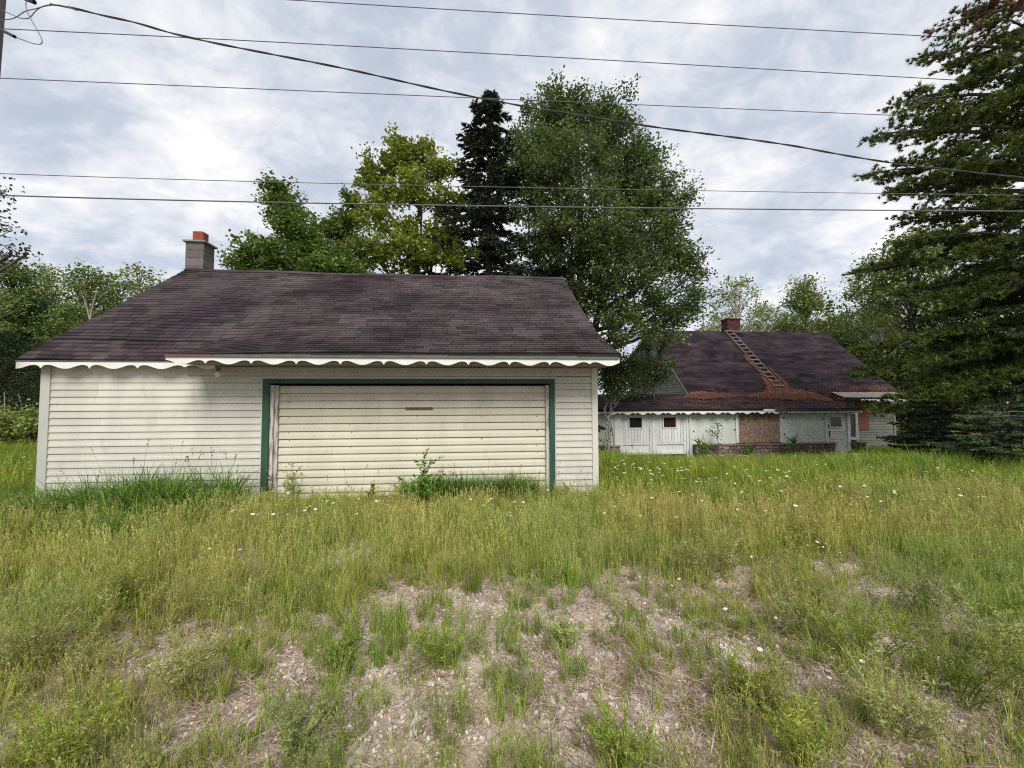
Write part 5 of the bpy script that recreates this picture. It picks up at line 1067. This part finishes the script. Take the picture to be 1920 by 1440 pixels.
# ------------------------------------------------------------------ single plants that stand out
def plant(name, label, cat, px, py, build, mats, group=None, sd=0, Y=None):
    p = ground_at(px, py) if Y is None else np.array([*atY(px, py, Y)[:2], 0]); p[2] = float(gz(p[0], p[1]))
    mb = MB(); build(mb, rng(sd)); o = part(name, mb, mats); o.location = p; o.rotation_euler.z = (sd * 1.3) % 6.28; return tag(o, label, cat, group)
def bushy(h, spread, n_=26, leaf=.026, per=34, lean=.5, tone=.5): return lambda m_, q_: stemweed(m_, n_, spread, h, q_, leaf, per, .24, lean=lean, tone=tone, branch=4)
for px, py, h, sp_, lb_, mt_ in ((1290, 1085, .34, .20, 'bushy grey green weed beside the stony bare patch right of the garage corner', 'sage'), (1350, 1075, .40, .22, 'pale bushy weed with flower stems just behind the stony patch', 'sage'), (1610, 1235, .30, .24, 'broad bushy weed with a dark hollow at its foot, right foreground', 'weed'),
        (1790, 1310, .32, .28, 'largest bushy weed in the right foreground, beside the gravel hollow', 'weed'), (1660, 1375, .26, .20, 'bushy weed with white flowers nearest the lower right corner', 'sage'), (1410, 1330, .22, .16, 'leaning green weed right of the gravel strip in the foreground', 'weed'), (1510, 1450, .26, .15, 'dense weed cut by the bottom edge, right of centre', 'weed'),
        (1170, 1450, .24, .14, 'dense small weed on the gravel at the bottom edge', 'weed'), (240, 1150, .42, .18, 'tall feathery dark green weed left of the drive', 'weed'), (60, 1260, .42, .2, 'tall grey green weed with curved tops at the left edge', 'sage'), (130, 1440, .28, .2, 'broad weed clump in the lower left corner', 'weed'), (350, 1300, .30, .18, 'grey green weed on the litter in the left foreground', 'sage'),
        (640, 1260, .20, .12, 'small upright weed beside the reddish patch left of centre', 'weed'), (820, 1250, .20, .13, 'leafy weed left of the sandy bare patch', 'weed'), (1060, 1215, .16, .09, 'small weed standing alone on the sandy bare patch', 'sage'), (1740, 1160, .34, .22, 'weed with curling pale flower stems, right edge of the drive', 'sage'), (1870, 1240, .32, .20, 'weed at the right picture edge above the gravel hollow', 'sage'), (560, 1420, .24, .16, 'sparse weed at the bottom edge left of the bark flakes', 'sage'), (1480, 1190, .26, .14, 'upright weed between the two bare patches right of centre', 'sage')):
    plant('bushy_weed', lb_, 'weed', px, py, bushy(h, sp_, int(16 + sp_ * 60)), LM[mt_], 'bushy weeds standing out on the drive', px)
plant('grass_tuft', 'dense upright dark green grass tuft standing alone in the middle of the drive', 'grass tuft', 885, 1112, lambda m_, q_: blades(m_, 110, .07, .30, .0035, .35, q_, .4, .2), LM['weed'], None, 3)
plant('green_bush', 'low rounded dark green bush in the meadow between the drive and the house', 'bush', 1500, 1030, lambda m_, q_: (rosette(m_, 900, .42, .26, .032, q_, tone=.4), rosette(m_, 400, .25, .34, .030, q_, tone=.5)), LM['weed'], None, 4)
def leafy(h, n_, leaf, sp_=.1, per=34): return lambda m_, q_: stemweed(m_, n_, sp_, h, q_, leaf, per, .62, lean=.22, tone=.45, branch=4, taper=.45)
plant('leafy_sapling', 'leafy young sapling growing in front of the middle of the garage door', 'sapling', 795, 950, lambda m_, q_: (stemweed(m_, 3, .06, .80, q_, .06, 34, .62, lean=.1, tone=.4, branch=3), stemweed(m_, 30, .42, .44, q_, .05, 26, .62, lean=.5, tone=.4, branch=3)), LM['deepgrass'], None, 6)
def yel(m_, q_):
    stemweed(m_, 9, .12, .56, q_, .05, 34, .3, lean=.2, tone=.7, branch=3)
    C_ = np.stack([q_.normal(0, .10, 40), q_.normal(0, .08, 40), q_.uniform(.40, .62, 40)], -1); leaves(m_, C_, .03, q_, .5, .8, .9, 1)
plant('yellow_flowered_weed', 'bright green weed with small yellow flowers against the left end of the garage door', 'weed', 548, 945, yel, [LM['weed'], M['yellow']], None, 8)
for px, py, h, lb_ in ((505, 940, .35, 'leafy weed at the foot of the left green door post'), (955, 935, .42, 'leafy weed against the right half of the garage door'), (690, 950, .3, 'small leafy weed left of the sapling at the garage door'), (1060, 935, .22, 'low weed at the foot of the right green door post')):
    plant('leafy_weed', lb_, 'weed', px, py, leafy(h, 6, .035), LM['weed'], 'leafy weeds along the garage foot', px)
def vine(m_, q_):
    for pts in (((0, 0), (.05, .5), (.0, 1.0), (.06, 1.35), (.0, 1.62)), ((0, .1), (-.3, .5), (-.55, .62), (-.75, .75)), ((0, .9), (-.15, 1.15), (-.35, 1.3))):
        P = sagline([(a, -.02, b_) for a, b_ in pts], 26); m_.tube(P, .012, 4, .1); k_ = 110 if len(pts) > 4 else 42
        C_ = P[q_.integers(5, 26, k_)] + q_.normal(0, 1, (k_, 3)) * [.13, .035, .08] + [0, -.05, 0]; cl = q_.random(k_) < .9; leaves(m_, C_[cl], .095 * q_.uniform(.6, 1.2, cl.sum()), q_, np.clip(q_.normal(.45, .2, cl.sum()), 0, 1), .2, .6)
o = plant('climbing_sapling', 'thin leafy sapling climbing the pale panel left of the chipboard window', 'sapling', 1345, 850, vine, LM['darkleaf'], None, 12, Y=17.6); o.rotation_euler.z = 0; o.location.z = -2.55
for px, Y_, h, lb_, n_ in ((1490, 17.4, 1.0, 'small bush in front of the stone base below the right pale panel', 7), (1140, 17.2, 1.5, 'tall leafy weed in front of the stone base beside the garage corner', 5), (1400, 17.3, .8, 'weed clump in front of the stone base below the chipboard window', 9), (1610, 17.1, .75, 'weed clump at the foot of the porch corner', 8), (1320, 17.2, .9, 'weed clump at the left end of the long stone base', 9)):
    plant('leafy_weed', lb_, 'weed', px, 850, leafy(h, n_, .085, .35, 40), LM['deepgrass'], 'leafy weeds along the house foot', px, Y=Y_)

# tall grass stalks seen against the garage
stk = []
for k in range(4):
    mb = MB(); q_ = rng(1200 + k); seedstalks(mb, 1, .01, .95, q_, head=.10, hw=.007, tone=.25, lean=.18, leafs=4); stk.append(mb.mesh('tall_grass_stalk', LM['stalk']))
q = rng(33)
for k in range(46):
    left = k < 26; px = q.uniform(330, 470) if (left and k > 7) else (q.uniform(110, 460) if left else q.uniform(540, 1110)); Y_ = q.uniform(6.2, 6.8); p = atY(px, 900, Y_)
    o = link('tall_grass_stalk', stk[k % 4]); o.location = (p[0], Y_, float(gz(p[0], Y_))); s_ = q.uniform(.72, 1.12) * (1 if left else .72); o.scale = (1.2, 1.2, s_); o.rotation_euler.z = q.uniform(0, 6.28)
    tag(o, 'thin tall grass stalk seen against the left siding' if left else 'thin grass stalk seen against the cream garage door and right siding', 'grass stalk', 'tall stalks before the left siding' if left else 'stalks before the garage door')
# daisies
def daisy(q_, h):
    mb = MB(); t_ = np.array([q_.normal(0, .04), q_.normal(0, .04), h]); mb.tube(bez(np.zeros(3), np.array([0, 0, h * .6]), t_, 4), .0022, 3, .4, 0)
    nn = unit(np.array([q_.normal(0, .25), -abs(q_.normal(.25, .2)), 1])); a = unit(np.cross(nn, [1, 0, 0])); b_ = np.cross(nn, a)
    for i_ in range(12):
        th2 = i_ * math.pi / 6; d = a * math.cos(th2) + b_ * math.sin(th2); s = np.cross(nn, d); mb.add([t_ + d * .007 - s * .003, t_ + d * .031 - s * .0065 - nn * .003, t_ + d * .031 + s * .0065 - nn * .003, t_ + d * .007 + s * .003], [(0, 1, 2, 3)], .5, 1)
    th2 = np.arange(8) * math.pi / 4; ring = [t_ + (a * math.cos(v) + b_ * math.sin(v)) * .0095 + nn * .001 for v in th2]; mb.add(ring + [t_ + nn * .006], [(i_, (i_ + 1) % 8, 8) for i_ in range(8)], .5, 2)
    return mb.mesh('daisy', [LM['weed'], M['petal'], M['yellow']])
DZ = [daisy(rng(1300 + k), .42 + .03 * k) for k in range(5)]
q = rng(1310)
PATCH = [('white daisy in the dense patch just past the right corner of the garage', 'daisies beside the garage corner', (1140, 1300, 868, 900, 60)), ('white daisy in the meadow before the stone base of the house', 'daisies before the stone base', (1300, 1560, 878, 925, 60)),
         ('white daisy in the shaded meadow before the house door and the pine', 'daisies before the pine', (1560, 1860, 880, 960, 40)), ('white daisy in the nearer meadow halfway between house and drive', 'daisies in the nearer meadow', (1130, 1500, 900, 990, 36)),
         ('white daisy in the grass at the left green door post', 'daisies at the left door post', (410, 560, 925, 1010, 24)), ('white daisy in the grass before the left half of the cream garage door', 'daisies before the left half of the door', (560, 740, 925, 990, 20)),
         ('white daisy in the grass before the right half of the cream garage door', 'daisies before the right half of the door', (840, 1130, 925, 985, 16)), ('white daisy in the meadow left of the garage', 'daisies left of the garage', (-20, 75, 850, 900, 18)),
         ('small white flower among the bushy weeds on the right of the drive', 'white flowers on the drive', (1230, 1700, 1040, 1300, 12)), ('small white flower on the dry grass left of the drive middle', 'white flowers on the dry grass', (380, 470, 1050, 1080, 5)), ('small white flower beside the low rounded green bush', 'white flowers beside the green bush', (1480, 1580, 1020, 1050, 7))]
for lb_, gr_, (x0, x1, y0, y1, n_) in PATCH:
    for k in range(n_):
        p = ground_at(q.uniform(x0, x1), q.uniform(y0, y1) + 18)
        if inside(np.array(p[0]), np.array(p[1])): continue
        o = link('daisy', DZ[q.integers(5)]); o.location = (p[0], p[1], float(gz(p[0], p[1]))); s_ = q.uniform(.4, .74) * (.6 if gr_.startswith('white') else 1.); f_ = 1 + .03 * max(0, p[1] - 6)
        o.scale = (s_ * f_, s_ * f_, s_ * .85); o.rotation_euler.z = q.uniform(-.6, .6); tag(o, lb_, 'daisy', gr_)
# dandelion clocks by the stone base
fl_ = MB(); q_ = rng(8); fl_.tube([(0, 0, 0), (.01, 0, .62)], .004, 4, .4, 0); d_ = unit(q_.normal(size=(160, 3))); c_ = np.array([.01, 0, .66]) + d_ * .055; w_3 = unit(np.cross(d_, q_.normal(size=(160, 3)))) * .012
fl_.add(np.stack([c_ - d_ * .02, c_ + w_3, c_ + d_ * .012, c_ - w_3], 1).reshape(-1, 3), np.arange(640).reshape(-1, 4), .5, 1); fm_ = fl_.mesh('seed_head', [LM['weed'], M['fluff']])
for px, py, lb_ in ((1330, 869, 'fluffy round seed head left of the pair before the stone base'), (1353, 857, 'highest fluffy seed head, just before the climbing sapling'), (1388, 872, 'left one of two touching seed heads below the chipboard window'), (1400, 873, 'right one of two touching seed heads below the chipboard window'), (1297, 868, 'fluffy seed head at the foot of the white porch post'), (1603, 904, 'fluffy seed head far right in the daisy meadow')):
    p = atY(px, py, 15.2 if px < 1600 else 11.); o = link('seed_head', fm_); g_ = float(gz(p[0], p[1])); o.location = (p[0], p[1], g_); o.scale = (1.5, 1.5, max(.5, (p[2] - g_) / .66)); tag(o, lb_, 'seed head', 'round fluffy seed heads')
